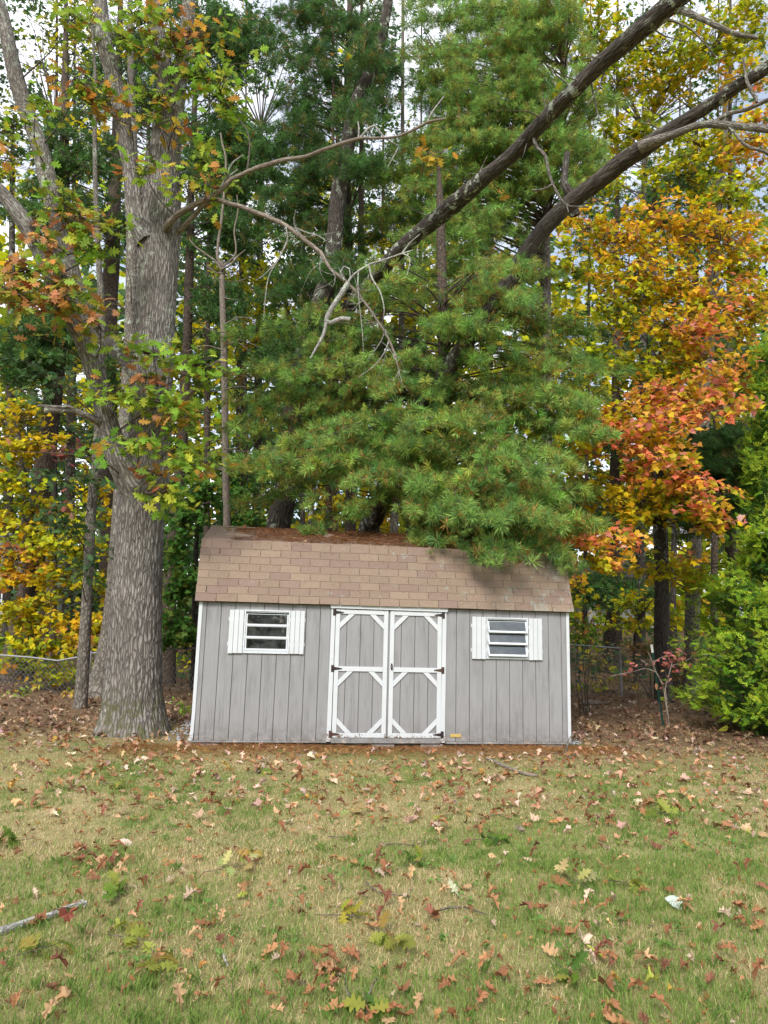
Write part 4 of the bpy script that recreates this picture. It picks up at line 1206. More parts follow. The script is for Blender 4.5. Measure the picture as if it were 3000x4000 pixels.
for (px, py, rx, ry, n, pal, Y) in [(1670, 600, 70, 28, 22, P_OAKY, 11.5), (1715, 625, 40, 22, 10, [(1, (0.42, 0.33, 0.03))], 11.5), (1590, 730, 25, 22, 4, P_OAKY, 11.8), (1945, 735, 50, 20, 6, P_OAKY, 11.3), (1350, 235, 40, 22, 8, P_YELG, 14), (2150, 400, 50, 25, 6, P_YELG, 10.3)]:
    cloud_px(c, px, py, rx, ry, Y, n, 0.19, pal, OAK, dz=0.25, per=5)
c.finish(t1, o1)

P, R = grounded([(1430, 2085, 78), (1452, 2030, 72), (1490, 1930, 68), (1560, 1740, 66), (1620, 1620, 68), (1720, 1480, 64), (1830, 1330, 62), (1960, 1140, 62), (2050, 1010, 60), (2125, 905, 58), (2230, 790, 62), (2330, 710, 64), (2430, 630, 68), (2530, 565, 66), (2640, 490, 56), (2760, 410, 54), (2880, 330, 50), (3010, 255, 46), (3250, 120, 40)], 14.6)
ys2 = np.linspace(14.8, 9.2, len(P))
P = [P[0], P[1]] + [at(*to_px(P[k]), ys2[k]) for k in range(2, len(P))]
R = [r * p[1] / 14.6 for r, p in zip(R, P)]
t2 = thing('bowed_oak_tree', 'grey bowed oak leaning far to the right over the shed roof, forked above', 'tree', base_of(P)); o2 = base_of(P)
tb2 = MB(); mb = MB(); P2B, _ = tube(mb, P, R, 36, 0.08, rough=0.03, seed=9, ridges=12, wob=0.2); mb.build('trunk', M['dark_bark'], t2, o2, True)
limb(t2, o2, [(2500, 585, 48, 10.65), (2560, 555, 38, 10.5), (2640, 525, 34, 10.3), (2720, 490, 30, 10.1), (2790, 482, 29, 9.95), (2900, 492, 27, 9.75), (3010, 502, 26, 9.6), (3150, 510, 22, 9.4)], 'limb_bark', None, 14)
limb(t2, o2, [(2780, 484, 18, 10.0), (2850, 445, 17, 9.9), (2920, 430, 16, 9.8), (3010, 385, 15, 9.6)], 'limb_bark', None, 10, name='branch')
limb(t2, o2, [(2830, 486, 14, 9.9), (2870, 520, 13, 9.8), (2910, 565, 12, 9.7), (3010, 600, 11, 9.6)], 'limb_bark', None, 8, name='branch')
limb(t2, o2, [(2905, 225, 9, 9.6), (2918, 320, 12, 9.6), (2952, 385, 12, 9.6), (2955, 400, 10, 9.6)], 'limb_bark', None, 8, name='branch')
limb(t2, o2, [(2255, 845, 40, 12.3), (2225, 755, 36, 12.2), (2205, 725, 32, 12.2), (2205, 690, 28, 12.3), (2215, 600, 22, 12.5)], 'dark_bark', None, 12, name='branch')
for k in range(26):
    j = rng.integers(12, len(P2B) - 4); b = P2B[j]; d = rng.standard_normal(3); d[1] = -abs(d[1]) * 0.5; d /= np.linalg.norm(d)
    L = rng.uniform(0.15, 0.9)
    tube(tb2, [b, b + d * L * 0.5 + [0, 0, 0.05 * L], b + d * L + rng.normal(0, 0.12, 3) * L], [0.02, 0.012, 0.004], 6, 0.08, rough=0.1, wob=0.4, seed=k)
tb2.build('dead_twigs', M['limb_bark'], t2, o2, True)['kind'] = 'stuff'
c = Crown()
for (px, py, rx, ry, n, pal, Y) in [(2900, 310, 80, 40, 14, P_OAKO, 9.9), (2960, 330, 40, 30, 8, P_RED, 9.9), (2880, 420, 60, 40, 8, P_GRN, 10)]:
    cloud_px(c, px, py, rx, ry, Y, n, 0.17, pal, OAK, dz=0.25, per=5)
c.finish(t2, o2)

# ------------------------------------------------------------------ white pines over the shed
def pine_tips(nd, ells, trunk, Yt, sag=0.1, t0=0.4, dens=9, tl=0.55, drop=0.25, r=0.022, mult=1.0, layer=0):
    T = np.asarray(trunk)
    for (px, py, rx, ry, n, Y) in ells:
        for k in range(int(n * mult)):
            a = rng.random() * 6.283; q = math.sqrt(rng.random())
            ty_ = py + ry * q * math.sin(a)
            if layer: ty_ = layer * round((ty_ - 0.08 * (px - 1500)) / layer) + 0.08 * (px - 1500) + rng.normal(0, layer * 0.13)
            tip = at(px + rx * q * math.cos(a), ty_, Y + rng.normal(0, 0.45))
            hd = np.linalg.norm((tip - T[np.argmin(np.abs(T[:, 2] - tip[2]))])[:2])
            zb = tip[2] + drop * hd * rng.uniform(0.2, 1.2)
            b = T[int(np.argmin(np.abs(T[:, 2] - zb)))]
            Lb = np.linalg.norm(tip - b)
            # long limbs keep their needles in the outer two metres
            nd.branch(b, tip, r, sag, max(t0, 1 - 1.9 / max(Lb, 0.1)), dens, tl)

P, R = grounded([(1748, 2080, 46), (1738, 1700, 44), (1732, 1400, 42), (1728, 1150, 40), (1722, 900, 36), (1718, 760, 26), (1714, 650, 12)], 14.0)
pn = thing('white_pine', 'bright green white pine whose lowest boughs droop over the shed roof', 'tree', base_of(P)); po = base_of(P)
mb = MB(); TP, _ = tube(mb, P, R, 20, 0.12, rough=0.04, seed=3); mb.build('trunk', M['pine_bark'], pn, po, True)
nd = Needles(TUFT, GREEN, 0.15, 0.34)
pine_tips(nd, [(1110, 1860, 220, 90, 13, 11.6), (1330, 1800, 220, 110, 15, 11.6), (1560, 1760, 240, 120, 17, 11.6), (1500, 1960, 260, 70, 13, 11.2), (1780, 1990, 220, 100, 18, 11.0),
               (1980, 2110, 220, 75, 17, 10.7), (2180, 2120, 120, 80, 11, 10.8), (2120, 1890, 210, 110, 15, 11.4), (1840, 1750, 220, 110, 13, 11.8), (2150, 1650, 200, 120, 12, 12.0), (1900, 1500, 260, 130, 13, 12.4),
               (1560, 1480, 280, 120, 14, 12.6), (1230, 1540, 240, 140, 14, 12.8), (960, 1560, 150, 120, 8, 13.0), (930, 1400, 120, 90, 6, 13.2), (2300, 1520, 170, 140, 10, 12.6), (2400, 1400, 90, 80, 4, 12.8), (2120, 1330, 230, 130, 12, 13.0),
               (1160, 2030, 120, 40, 4, 11.3), (1840, 1270, 200, 90, 6, 13.3), (1300, 1320, 180, 80, 6, 13.4), (2260, 2000, 100, 120, 12, 11.2), (2330, 1790, 120, 120, 10, 11.8), (2210, 2170, 60, 35, 6, 10.8), (2320, 1640, 90, 80, 5, 12.3), (960, 1880, 110, 55, 6, 11.6), (900, 1700, 90, 70, 4, 12.6), (1720, 2060, 130, 50, 8, 10.9), (1950, 1650, 200, 100, 8, 12), (2000, 1900, 200, 90, 8, 11.5), (1470, 1090, 110, 50, 5, 12.2), (2060, 1080, 120, 60, 6, 11.6), (1950, 1190, 150, 80, 9, 11.8), (1860, 1310, 150, 70, 7, 12.0), (1700, 1230, 140, 70, 5, 12.3)], TP, 14, layer=125, mult=0.86)
nd.finish(pn, po, single=280)

P, R = grounded([(2140, 2080, 40), (2135, 1500, 42), (2130, 1000, 40), (2140, 800, 36), (2165, 600, 30), (2195, 400, 24), (2212, 150, 18), (2220, -100, 10)], 17.5)
pn2 = thing('white_pine', 'tall white pine behind the bowed oak filling the upper middle', 'tree', base_of(P)); po2 = base_of(P)
mb = MB(); TP, _ = tube(mb, P, R, 16, 0.2, rough=0.04, seed=5); mb.build('trunk', M['grey_bark'], pn2, po2, True)
nd = Needles(TUFT_MID, GREEN, 0.15, 0.22)
pine_tips(nd, [(1850, 120, 260, 160, 20, 15.5), (2100, 200, 230, 170, 18, 15), (1780, 420, 240, 140, 18, 15.5), (2180, 480, 220, 130, 16, 15), (2330, 380, 130, 110, 8, 15), (1720, 680, 260, 130, 18, 15.5), (1980, 700, 200, 120, 13, 15.5),
               (2250, 640, 180, 80, 9, 15), (1560, 620, 120, 100, 7, 16), (1600, 850, 200, 100, 12, 16), (1900, 900, 200, 80, 8, 16), (1680, 80, 120, 120, 8, 16), (2020, 1100, 220, 110, 10, 16), (1700, 250, 200, 150, 12, 15.2), (1950, 420, 200, 150, 12, 15), (1600, 450, 120, 120, 8, 15.6), (2030, 30, 220, 90, 10, 15), (1850, 560, 200, 100, 10, 15), (1500, 760, 140, 90, 7, 16), (1720, 1010, 200, 110, 11, 14.8), (1600, 1150, 180, 90, 8, 14.6), (1860, 1150, 160, 90, 7, 14.6), (1760, 860, 150, 90, 7, 14.8)], TP, 17.5, dens=8, tl=0.65, r=0.026, mult=1.15)
nd.finish(pn2, po2)

P, R = grounded([(1365, 2080, 38), (1366, 1600, 34), (1362, 1000, 32), (1355, 700, 30), (1352, 500, 29), (1358, 300, 28), (1365, 100, 26), (1372, -150, 18), (1380, -400, 8)], 18.0)
pn3 = thing('white_pine', 'straight dark stemmed white pine behind the shed, left of the upper limb', 'tree', base_of(P)); po3 = base_of(P)
mb = MB(); TP, _ = tube(mb, P, R, 14, 0.2, rough=0.04, seed=6); mb.build('trunk', M['pine_bark'], pn3, po3, True)
nd = Needles(TUFT_MID, GREEN_D, 0.16, 0.16)
pine_tips(nd, [(1150, 200, 150, 150, 12, 17), (1280, 640, 160, 100, 10, 17), (1120, 520, 160, 140, 12, 17), (1250, 380, 100, 120, 7, 17), (1500, 260, 90, 120, 7, 17), (1330, 900, 200, 100, 12, 17), (1100, 860, 150, 120, 8, 17), (1180, 1130, 180, 120, 11, 17), (1480, 1130, 160, 90, 7, 17), (1220, 40, 180, 80, 9, 17), (1450, 50, 110, 90, 7, 17), (1300, 1020, 120, 60, 4, 14.0), (1370, 620, 120, 60, 4, 14.2), (1240, 1270, 110, 60, 4, 13.9), (1440, 400, 110, 50, 3, 14.3), (1460, 160, 100, 60, 4, 14.3)], TP, 18, dens=7.5, tl=0.7, r=0.022, mult=1.9)
nd.finish(pn3, po3)

# pines of the wood: dark trunk, bare dead whorls low down, needles high up
def wood_pine(label, pts, Y, ells, seed, bare=(0.8, 6, 26), pal=GREEN_D, bark='pine_bark', tm=None, size=0.18, name='pine_tree', group='pine trees of the wood'):
    ex = pts[-1][1]
    pts = pts + [(pts[-1][0] + 4, min(ex - 500, -500), max(4, pts[-1][2] * 0.3))]
    P, R = grounded(pts, Y)
    t = thing(name, label, 'tree', base_of(P), group=group); og = base_of(P)
    mb = MB(); TP, TR = tube(mb, P, R, 14, 0.25, rough=0.04, seed=seed); mb.build('trunk', M[bark], t, og, True)
    nd = Needles(tm or TUFT_FAR, pal, size, 0.08)
    pine_tips(nd, ells, TP, Y, dens=7, tl=0.9, r=0.02, mult=2.8)
    z0, z1, nb = bare
    for k in range(nb):
        z = rng.uniform(z0, z1); b = TP[int(np.argmin(np.abs(TP[:, 2] - z)))]
        a = rng.random() * 6.28; L = rng.uniform(0.6, 2.6)
        d = np.array([math.cos(a), math.sin(a), rng.uniform(-0.1, 0.35)])
        e = b + d * L; q = b * 0.5 + e * 0.5 + [0, 0, -0.06 * L]
        tube(nd.wood, [b, q, e], [0.014, 0.009, 0.003], 4, 0.3)
        s = [b + (e - b) * f for f in rng.uniform(0.3, 1, 4)]
        sticks(nd.wood, s, [p + rng.normal(0, 0.22, 3) * [1, 1, .6] for p in s], 0.005, 0.002)
    if nd.P: nd.finish(t, og)
    else: nd.wood.build('branches', M['thin_branch'], t, og)['kind'] = 'stuff'
    return t

wood_pine('thick dark pine trunk behind the fence, far left and leaning right', [(62, 2560, 96), (95, 2400, 86), (130, 2200, 80), (165, 1900, 74), (190, 1700, 70), (222, 1400, 66), (235, 1200, 58), (245, 1000, 50), (250, 700, 40), (255, 300, 26), (258, 0, 14)], 20,
          [(120, 1300, 220, 130, 12, 18), (330, 600, 200, 200, 14, 19), (130, 820, 180, 100, 6, 19), (60, 1420, 120, 80, 6, 18)], 1, (3, 14, 44))
wood_pine('dark pine behind the oak, seen between its two left limbs', [(425, 2640, 70), (425, 2000, 66), (422, 1500, 64), (425, 1200, 62), (438, 1000, 60), (450, 700, 46), (460, 400, 34), (470, 0, 18)], 22,
          [(560, 300, 150, 200, 8, 21), (480, 1450, 120, 60, 5, 21), (420, 250, 160, 200, 10, 21), (430, 880, 160, 120, 6, 21)], 2, (4, 16, 44))
wood_pine('dark pine close behind the oak trunk on its right side', [(655, 2600, 60), (668, 2200, 50), (692, 1950, 44), (712, 1700, 40), (730, 1400, 36), (738, 1100, 34), (745, 800, 28), (760, 400, 20), (770, 0, 10)], 20,
          [(860, 560, 170, 160, 12, 19), (950, 200, 180, 160, 14, 19), (860, 900, 170, 120, 9, 19), (1000, 620, 140, 160, 9, 19), (760, 80, 150, 100, 7, 19), (880, 1180, 130, 80, 6, 19)], 3, (4, 15, 40))
wood_pine('slim pine trunk rising behind the roof, left of the doors', [(1283, 2080, 26), (1283, 1800, 25), (1280, 1600, 25), (1285, 1430, 23), (1290, 1200, 20), (1300, 900, 14)], 17, [(1100, 1420, 160, 80, 6, 16), (1380, 1600, 140, 70, 6, 16)], 4, (3, 9, 16))
wood_pine('near black pine trunk rising behind the middle of the roof', [(1372, 2075, 36), (1378, 1900, 36), (1400, 1600, 38), (1405, 1400, 34), (1410, 1000, 24)], 19, [(1420, 1420, 130, 60, 4, 18)], 5, (3, 9, 20))
wood_pine('grey pine trunk rising behind the roof, right of the leaning trunks', [(1540, 2080, 34), (1546, 1900, 32), (1556, 1600, 28), (1570, 1200, 22)], 18, [(1650, 1500, 150, 60, 5, 17)], 6, (3, 9, 16), bark='grey_bark')
wood_pine('dark pine trunk on the rising ground right of the shed', [(2395, 2462, 70), (2398, 2380, 48), (2398, 2150, 42), (2400, 1900, 38), (2405, 1500, 30), (2410, 900, 16)], 27, [(2350, 2010, 150, 60, 6, 25), (2500, 1700, 200, 100, 7, 25), (2300, 2330, 120, 60, 6, 25), (2480, 2350, 140, 40, 5, 25)], 7, (3, 12, 46))
wood_pine('dark pine with drooping needles beside the bright cedar', [(2860, 2560, 46), (2856, 2200, 44), (2850, 1900, 40), (2850, 1500, 32), (2850, 1100, 20)], 18.5, [(2760, 1830, 130, 90, 12, 16), (2900, 1800, 130, 120, 16, 16), (2800, 1980, 150, 80, 12, 16), (2960, 1960, 90, 110, 10, 16), (2700, 2050, 80, 60, 4, 16), (2950, 1450, 120, 100, 8, 17)], 9, (2, 9, 36), tm=TUFT_MID, size=0.15, pal=GREEN_D)
for k, (x0, x1, Y, w, lb) in enumerate([(2630, 2650, 24, 22, 'thin dark trunk just right of the red maple trunk'), (2715, 2690, 26, 24, 'thin leaning trunk in the dark wood at right'), (2790, 2800, 24, 26, 'thin straight trunk left of the bright cedar top'), (2500, 2505, 30, 20, 'thin far trunk between the two dark pines at right'), (2285, 2300, 30, 18, 'thin far trunk just right of the shed eave'),
                                        (180, 215, 26, 44, 'dark far trunk between the thick left pine and the slender tree'), (265, 285, 28, 40, 'dark far trunk close left of the slender tree'), (806, 812, 24, 26, 'thin far trunk left of the pale snag'), (960, 955, 27, 24, 'thin far trunk behind the left end of the roof'), (1180, 1185, 25, 22, 'thin far trunk behind the drooping pine boughs'), (1490, 1492, 26, 28, 'far trunk between the stems behind the roof'), (1640, 1640, 28, 26, 'far trunk behind the drooping boughs at the roof middle')]):
    wood_pine(lb, [(x0, 2480, w * 1.3), (x0, 2300, w), ((x0 + x1) / 2, 1800, w * 0.9), (x1, 1200, w * 0.7), (x1 + 5, 600, w * 0.3)], Y, [(x1 + rng.uniform(-60, 60), 900 - 60 * (k % 4), 150, 180, 6, Y), (x1, 1350, 160, 90, 4, Y)], 20 + k, (4, 16, 24), size=0.22, bark='pine_bark' if k % 3 else 'dark_bark')

# pale dead snag left of the pine boughs
P, R = grounded([(885, 2080, 29), (882, 1900, 28), (880, 1600, 26), (876, 1400, 25), (868, 1150, 23), (868, 1022, 18)], 15.5)
sn = thing('dead_snag', 'pale broken topped dead pine stem standing behind the roof end', 'tree', base_of(P)); og = base_of(P)
mb = MB(); tube(mb, P, R, 14, 0.1, rough=0.05, seed=5, cap=True); mb.build('trunk', M['dead_wood'], sn, og, True)
tw = MB()
twig([(868, 1055), (840, 1020), (800, 990), (760, 960), (740, 935)], 15.4, 10, 4)
twig([(868, 1050), (900, 1035), (930, 1000), (960, 975)], 15.4, 9, 4)
twig([(868, 1040), (850, 1010), (852, 950), (866, 850), (878, 720), (882, 620), (868, 560), (862, 520)], 15.45, 13, 7)
twig([(868, 1045), (920, 990), (915, 900), (930, 820), (925, 760)], 15.45, 8, 4)
for k in range(30):
    y = rng.uniform(1060, 1900); s = rng.choice([-1, 1]); L = rng.uniform(40, 150)
    twig([(874, y), (874 + s * L * 0.5, y - rng.uniform(-10, 35)), (874 + s * L, y - rng.uniform(-40, 40))], 15.4 + rng.uniform(-0.5, 0.5), 6, 2)
tw.build('dead_branch', M['dead_wood'], sn, og, True)['kind'] = 'stuff'

# grey tree right behind the big oak, its foot showing on the left
P, R = grounded([(385, 2690, 130), (405, 2640, 92), (425, 2500, 70), (445, 2300, 62), (475, 1900, 56), (500, 1500, 52), (512, 1250, 50), (518, 900, 46), (516, 600, 42), (512, 300, 26), (508, 0, 16), (500, -300, 8)], 16.6)
gt = thing('grey_tree', 'grey tree close behind the massive oak, flared foot showing at the fence', 'tree', base_of(P)); og = base_of(P)
mb = MB(); TP, _ = tube(mb, P, R, 24, 0.12, rough=0.04, seed=7); mb.build('trunk', M['grey_bark'], gt, og, True)
c = Crown()
for (px, py, rx, ry, n) in [(400, 330, 130, 60, 50), (380, 500, 110, 50, 30), (250, 420, 110, 60, 30), (440, 130, 120, 90, 50), (650, 60, 150, 80, 50)]:
    cloud_px(c, px, py, rx, ry, 15.5, n, 0.16, P_YELG, MAPLE, dz=0.6)
tb = MB()
for k in range(70):                                        # bare twigs
    b = TP[rng.integers(int(len(TP) * 0.4), len(TP) - 2)]
    a = rng.random() * 6.28; L = rng.uniform(0.8, 2.6)
    e = b + np.array([math.cos(a), math.sin(a) * 0.7, rng.uniform(-0.1, 0.6)]) * L
    mm = b * 0.5 + e * 0.5 + rng.normal(0, 0.1, 3)
    tube(tb, [b, mm, e], [0.016, 0.009, 0.003], 4, 0.2)
    s = [b + (e - b) * f for f in rng.uniform(0.3, 1, 5)]
    sticks(tb, s, [p + rng.normal(0, 0.25, 3) for p in s], 0.005, 0.002)
connect(tb, TP, c.hubs, 0.01)
tb.build('branches', M['thin_branch'], gt, og)['kind'] = 'stuff'
c.finish(gt, og)

# ------------------------------------------------------------------ broadleaved trees
def broadleaf(name, label, pts, Y, clouds, size, tms, bark='thin_branch', single=0, seed=0, group=None, dens=1.0, dz=None, sides=14, zmin=0.0, vs=1.0, corr=0.65):
    P, R = grounded(pts, Y)
    t = thing(name, label, 'tree', base_of(P), group=group); og = base_of(P)
    mb = MB(); TP, _ = tube(mb, P, R, sides, 0.15, rough=0.05, seed=seed); mb.build('trunk', M[bark], t, og, True)
    c = Crown()
    for (px, py, rx, ry, n, pal, y) in clouds:
        cloud_px(c, px + rng.uniform(-25, 25), py + rng.uniform(-20, 20), rx, ry * vs, y, int(n * dens * 3.0), size, pal, tms, dz=dz, corr=corr)
    mb = MB(); connect(mb, TP, c.hubs, 0.006, 0.3, zmin=zmin); mb.build('branches', M['thin_branch'], t, og, True)['kind'] = 'stuff'
    c.finish(t, og, single=single)
    return t

broadleaf('red_maple_tree', 'maple right of the shed with orange leaves and vivid red sprays', [(2588, 2530, 60), (2584, 2300, 56), (2578, 2050, 54), (2572, 1700, 44), (2560, 1350, 34), (2550, 1000, 26), (2560, 700, 16)], 19.0, [
    (2300, 880, 130, 60, 70, P_ORG, 14), (2420, 960, 150, 70, 100, P_ORG, 14), (2600, 880, 200, 90, 150, P_ORG, 14), (2800, 960, 200, 110, 180, P_ORG, 14), (2520, 1090, 200, 80, 150, P_ORG, 13.8), (2760, 1150, 220, 90, 180, P_ORG, 13.8),
    (2930, 1230, 90, 110, 90, P_ORG, 13.8), (2420, 1180, 150, 70, 100, P_YELG, 13.8), (2640, 1270, 220, 60, 130, P_ORG, 13.5), (2700, 1330, 150, 50, 60, P_RED, 13.2), (2800, 1240, 60, 30, 16, P_RED, 13.2), (2740, 1410, 200, 50, 80, P_ORG, 13.4),
    (2560, 1540, 120, 50, 60, P_RED, 12.8), (2640, 1590, 100, 45, 60, P_RED, 12.8), (2830, 1590, 100, 45, 50, P_RED, 12.9), (2480, 1600, 180, 50, 90, P_ORG, 13), (2720, 1530, 170, 60, 90, P_ORG, 13), (2300, 1610, 140, 50, 60, P_ORG, 13.2), (2400, 1440, 170, 70, 90, P_YELG, 13.5), (2560, 1440, 150, 60, 80, P_YELG, 13.5),
    (2420, 1720, 130, 50, 60, P_RED, 12.7), (2330, 1760, 80, 40, 26, P_ORG, 12.7), (2520, 1720, 150, 50, 70, P_ORG, 13), (2610, 1810, 120, 60, 70, P_ORG, 12.8), (2480, 1850, 60, 40, 26, P_RED, 12.6), (2620, 1890, 70, 40, 34, P_RED, 12.6), (2700, 1940, 60, 50, 34, P_RED, 12.6), (2790, 1915, 60, 20, 16, P_RED, 12.6),
    (2450, 1950, 160, 60, 100, P_YEL, 13), (2600, 1970, 140, 50, 70, P_YELG, 13), (2760, 2040, 70, 40, 30, P_ORG, 12.6), (2800, 2060, 40, 25, 12, P_RED, 12.6), (2330, 1900, 110, 60, 50, P_YEL, 13.2),
    (2310, 2110, 80, 40, 34, P_RED, 12.2), (2420, 2110, 80, 36, 34, P_RED, 12.2), (2380, 2190, 40, 35, 14, P_RED, 12.2), (2330, 2200, 70, 30, 24, P_YEL, 12.3), (2270, 2060, 60, 40, 16, P_ORG, 12.4), (2600, 2230, 90, 35, 26, P_YEL, 14), (2720, 2240, 80, 30, 18, P_YEL, 14), (2680, 2170, 60, 30, 12, P_ORG, 13), (2760, 1590, 120, 45, 28, P_RED, 12.0), (2640, 1690, 110, 45, 22, P_RED, 12.0), (2560, 1790, 90, 40, 20, P_RED, 11.9), (2680, 1830, 90, 40, 20, P_RED, 12.0), (2560, 1620, 120, 45, 26, P_RED, 12.0), (2740, 1960, 60, 40, 24, P_RED, 12.0), (2820, 1420, 90, 40, 26, P_RED, 12.4), (2900, 1450, 110, 60, 60, P_ORG, 13.6), (2900, 1060, 110, 70, 70, P_YELG, 14), (2620, 1150, 160, 60, 70, P_YEL, 14)],
    0.135, MAPLE, 'dark_bark', single=290, seed=1, dens=1.3, dz=0.6, zmin=4.6, vs=1.35, corr=0.4)
broadleaf('yellow_green_maple', 'tall yellow green maple filling the upper right corner', [(2700, 2560, 60), (2720, 2000, 52), (2760, 1500, 46), (2790, 1000, 38), (2830, 500, 28), (2850, 100, 16)], 20, [
    (2150, 60, 130, 80, 80, P_YELG, 18), (2330, 130, 160, 110, 150, P_YELG, 18), (2560, 200, 200, 130, 200, P_YELG, 18), (2800, 150, 200, 110, 180, P_YELG, 17), (2950, 60, 120, 80, 80, P_YELG, 17), (2420, 350, 180, 90, 150, P_YELG, 18), (2650, 330, 160, 80, 120, P_YEL, 18),
    (2500, 520, 170, 90, 130, P_YELG, 18), (2740, 560, 160, 100, 120, P_YELG, 18), (2920, 560, 110, 140, 110, P_ORG, 17), (2650, 700, 180, 90, 140, P_YELG, 18), (2880, 760, 150, 90, 110, P_YELG, 17), (2330, 560, 120, 80, 60, P_YELG, 18), (2330, 720, 120, 70, 60, P_YELG, 18), (2900, 330, 110, 70, 60, P_ORG, 17), (2250, 1080, 120, 70, 50, P_YELG, 18), (2100, 1240, 120, 60, 40, P_YELG, 18), (2930, 950, 110, 80, 60, P_YEL, 17.5)],
    0.17, MAPLE, 'grey_bark', seed=2, dens=1.35, dz=0.9)
broadleaf('yellow_maple_tree', 'golden maple spilling over the fence at far left', [(120, 2600, 40), (110, 2300, 36), (90, 1900, 30), (60, 1600, 20)], 19.5, [
    (80, 1640, 130, 60, 90, P_YEL, 18), (60, 1760, 150, 60, 120, P_YEL, 18), (160, 1730, 120, 50, 80, P_YEL, 18), (60, 1880, 120, 60, 80, P_YELG, 18), (130, 1990, 140, 60, 80, P_YELG, 18.5), (60, 2060, 120, 50, 80, P_YEL, 18), (380, 1930, 90, 50, 50, P_YEL, 18.5),
    (60, 2180, 140, 60, 120, P_ORG, 18), (200, 2130, 130, 60, 90, P_YELG, 18), (330, 2130, 110, 60, 70, P_YELG, 18), (100, 2260, 120, 50, 70, P_ORG, 18), (250, 2240, 120, 50, 70, P_YEL, 18), (380, 2270, 80, 60, 50, P_YELG, 18.5),
    (60, 2390, 110, 40, 80, P_YEL, 17.9), (170, 2350, 120, 40, 70, P_YEL, 17.9), (150, 2450, 120, 40, 70, P_YEL, 17.9), (330, 2450, 110, 50, 130, P_ORG, 17.9), (280, 2500, 90, 40, 70, P_ORG, 17.9), (400, 2470, 60, 50, 50, P_YEL, 17.9), (150, 2530, 110, 50, 90, P_YELG, 17.9), (120, 2580, 110, 30, 50, P_YELG, 17.8), (250, 2610, 120, 40, 80, P_YELG, 17.8), (180, 2640, 60, 20, 16, P_ORG, 17.8), (300, 2030, 80, 40, 36, P_YELG, 18.2), (430, 2030, 50, 50, 24, P_YEL, 18.6)],
    0.16, MAPLE, 'dark_bark', single=0, seed=3, dens=0.95, dz=0.6)
broadleaf('green_maple_tree', 'green leaved maple standing between the oak and the shed', [(760, 2560, 24), (762, 2300, 22), (770, 2050, 18), (780, 1850, 12)], 18.5, [
    (700, 1900, 90, 60, 60, P_GRN, 17.6), (800, 1940, 90, 60, 60, P_GRN, 17.6), (720, 2050, 90, 60, 80, P_GRN, 17.6), (680, 2180, 60, 70, 60, P_GRN, 17.6), (740, 2250, 60, 60, 60, P_GRN, 17.6), (690, 2330, 50, 50, 50, P_GRN, 17.5), (700, 2430, 60, 50, 60, P_GRN, 17.5), (670, 2490, 40, 40, 34, P_GRN, 17.5), (740, 2470, 40, 40, 30, P_GRN, 17.5),
    (900, 1960, 110, 60, 70, P_GRN, 18), (1000, 2030, 110, 40, 60, P_GRN, 18), (930, 1850, 120, 60, 60, P_GRN, 18.5), (860, 1780, 110, 60, 50, P_GRN, 18.5), (960, 2080, 120, 30, 40, P_GRN, 18)],
    0.15, MAPLE, 'dark_bark', seed=4, dens=1.6, dz=0.6)
broadleaf('yellow_birch_tree', 'thin yellow leaved tree glowing behind the pine boughs above the roof', [(1220, 2560, 30), (1215, 2000, 28), (1180, 1500, 24), (1100, 1100, 16)], 24, [
    (1060, 1100, 160, 100, 100, P_YELG, 23), (1000, 1250, 150, 100, 90, P_YELG, 23), (1090, 1330, 150, 80, 80, P_YELG, 23), (920, 1080, 100, 80, 50, P_YELG, 23), (1290, 1980, 70, 70, 40, P_YEL, 22), (1500, 2010, 80, 60, 40, P_YEL, 22), (1380, 1700, 150, 100, 70, P_YELG, 23), (1600, 1650, 150, 100, 60, P_YELG, 23), (1230, 1600, 130, 90, 60, P_YELG, 23), (1700, 1150, 150, 90, 60, P_YELG, 23), (1500, 900, 120, 90, 40, P_YELG, 23), (1250, 800, 120, 120, 40, P_YELG, 23), (900, 700, 120, 120, 30, P_YELG, 23), (1590, 1270, 120, 80, 50, P_YEL, 23), (1820, 1420, 150, 80, 60, P_YELG, 23), (1900, 2060, 90, 40, 30, P_YEL, 22)],
    0.20, MAPLE, 'dark_bark', seed=5, dens=1.5, dz=1.0)
broadleaf('shade_maple_tree', 'shaded yellow green maple saplings under the dark pines right of the shed', [(2480, 2520, 14), (2490, 2350, 12), (2500, 2250, 8)], 23, [
    (2520, 2380, 130, 30, 60, P_YELG, 22), (2450, 2430, 90, 30, 40, P_YELG, 22), (2600, 2420, 110, 26, 40, P_YELG, 22), (2470, 2230, 60, 30, 20, P_YEL, 20), (2600, 2260, 80, 40, 40, P_YEL, 19), (2720, 2240, 90, 30, 34, P_YEL, 19), (2680, 2180, 90, 40, 24, P_YELG, 21), (2440, 2320, 90, 40, 30, P_YELG, 22), (2280, 2260, 60, 60, 30, P_ORG, 20)],
    0.15, MAPLE, 'dark_bark', seed=6, dens=1.2, dz=0.8)


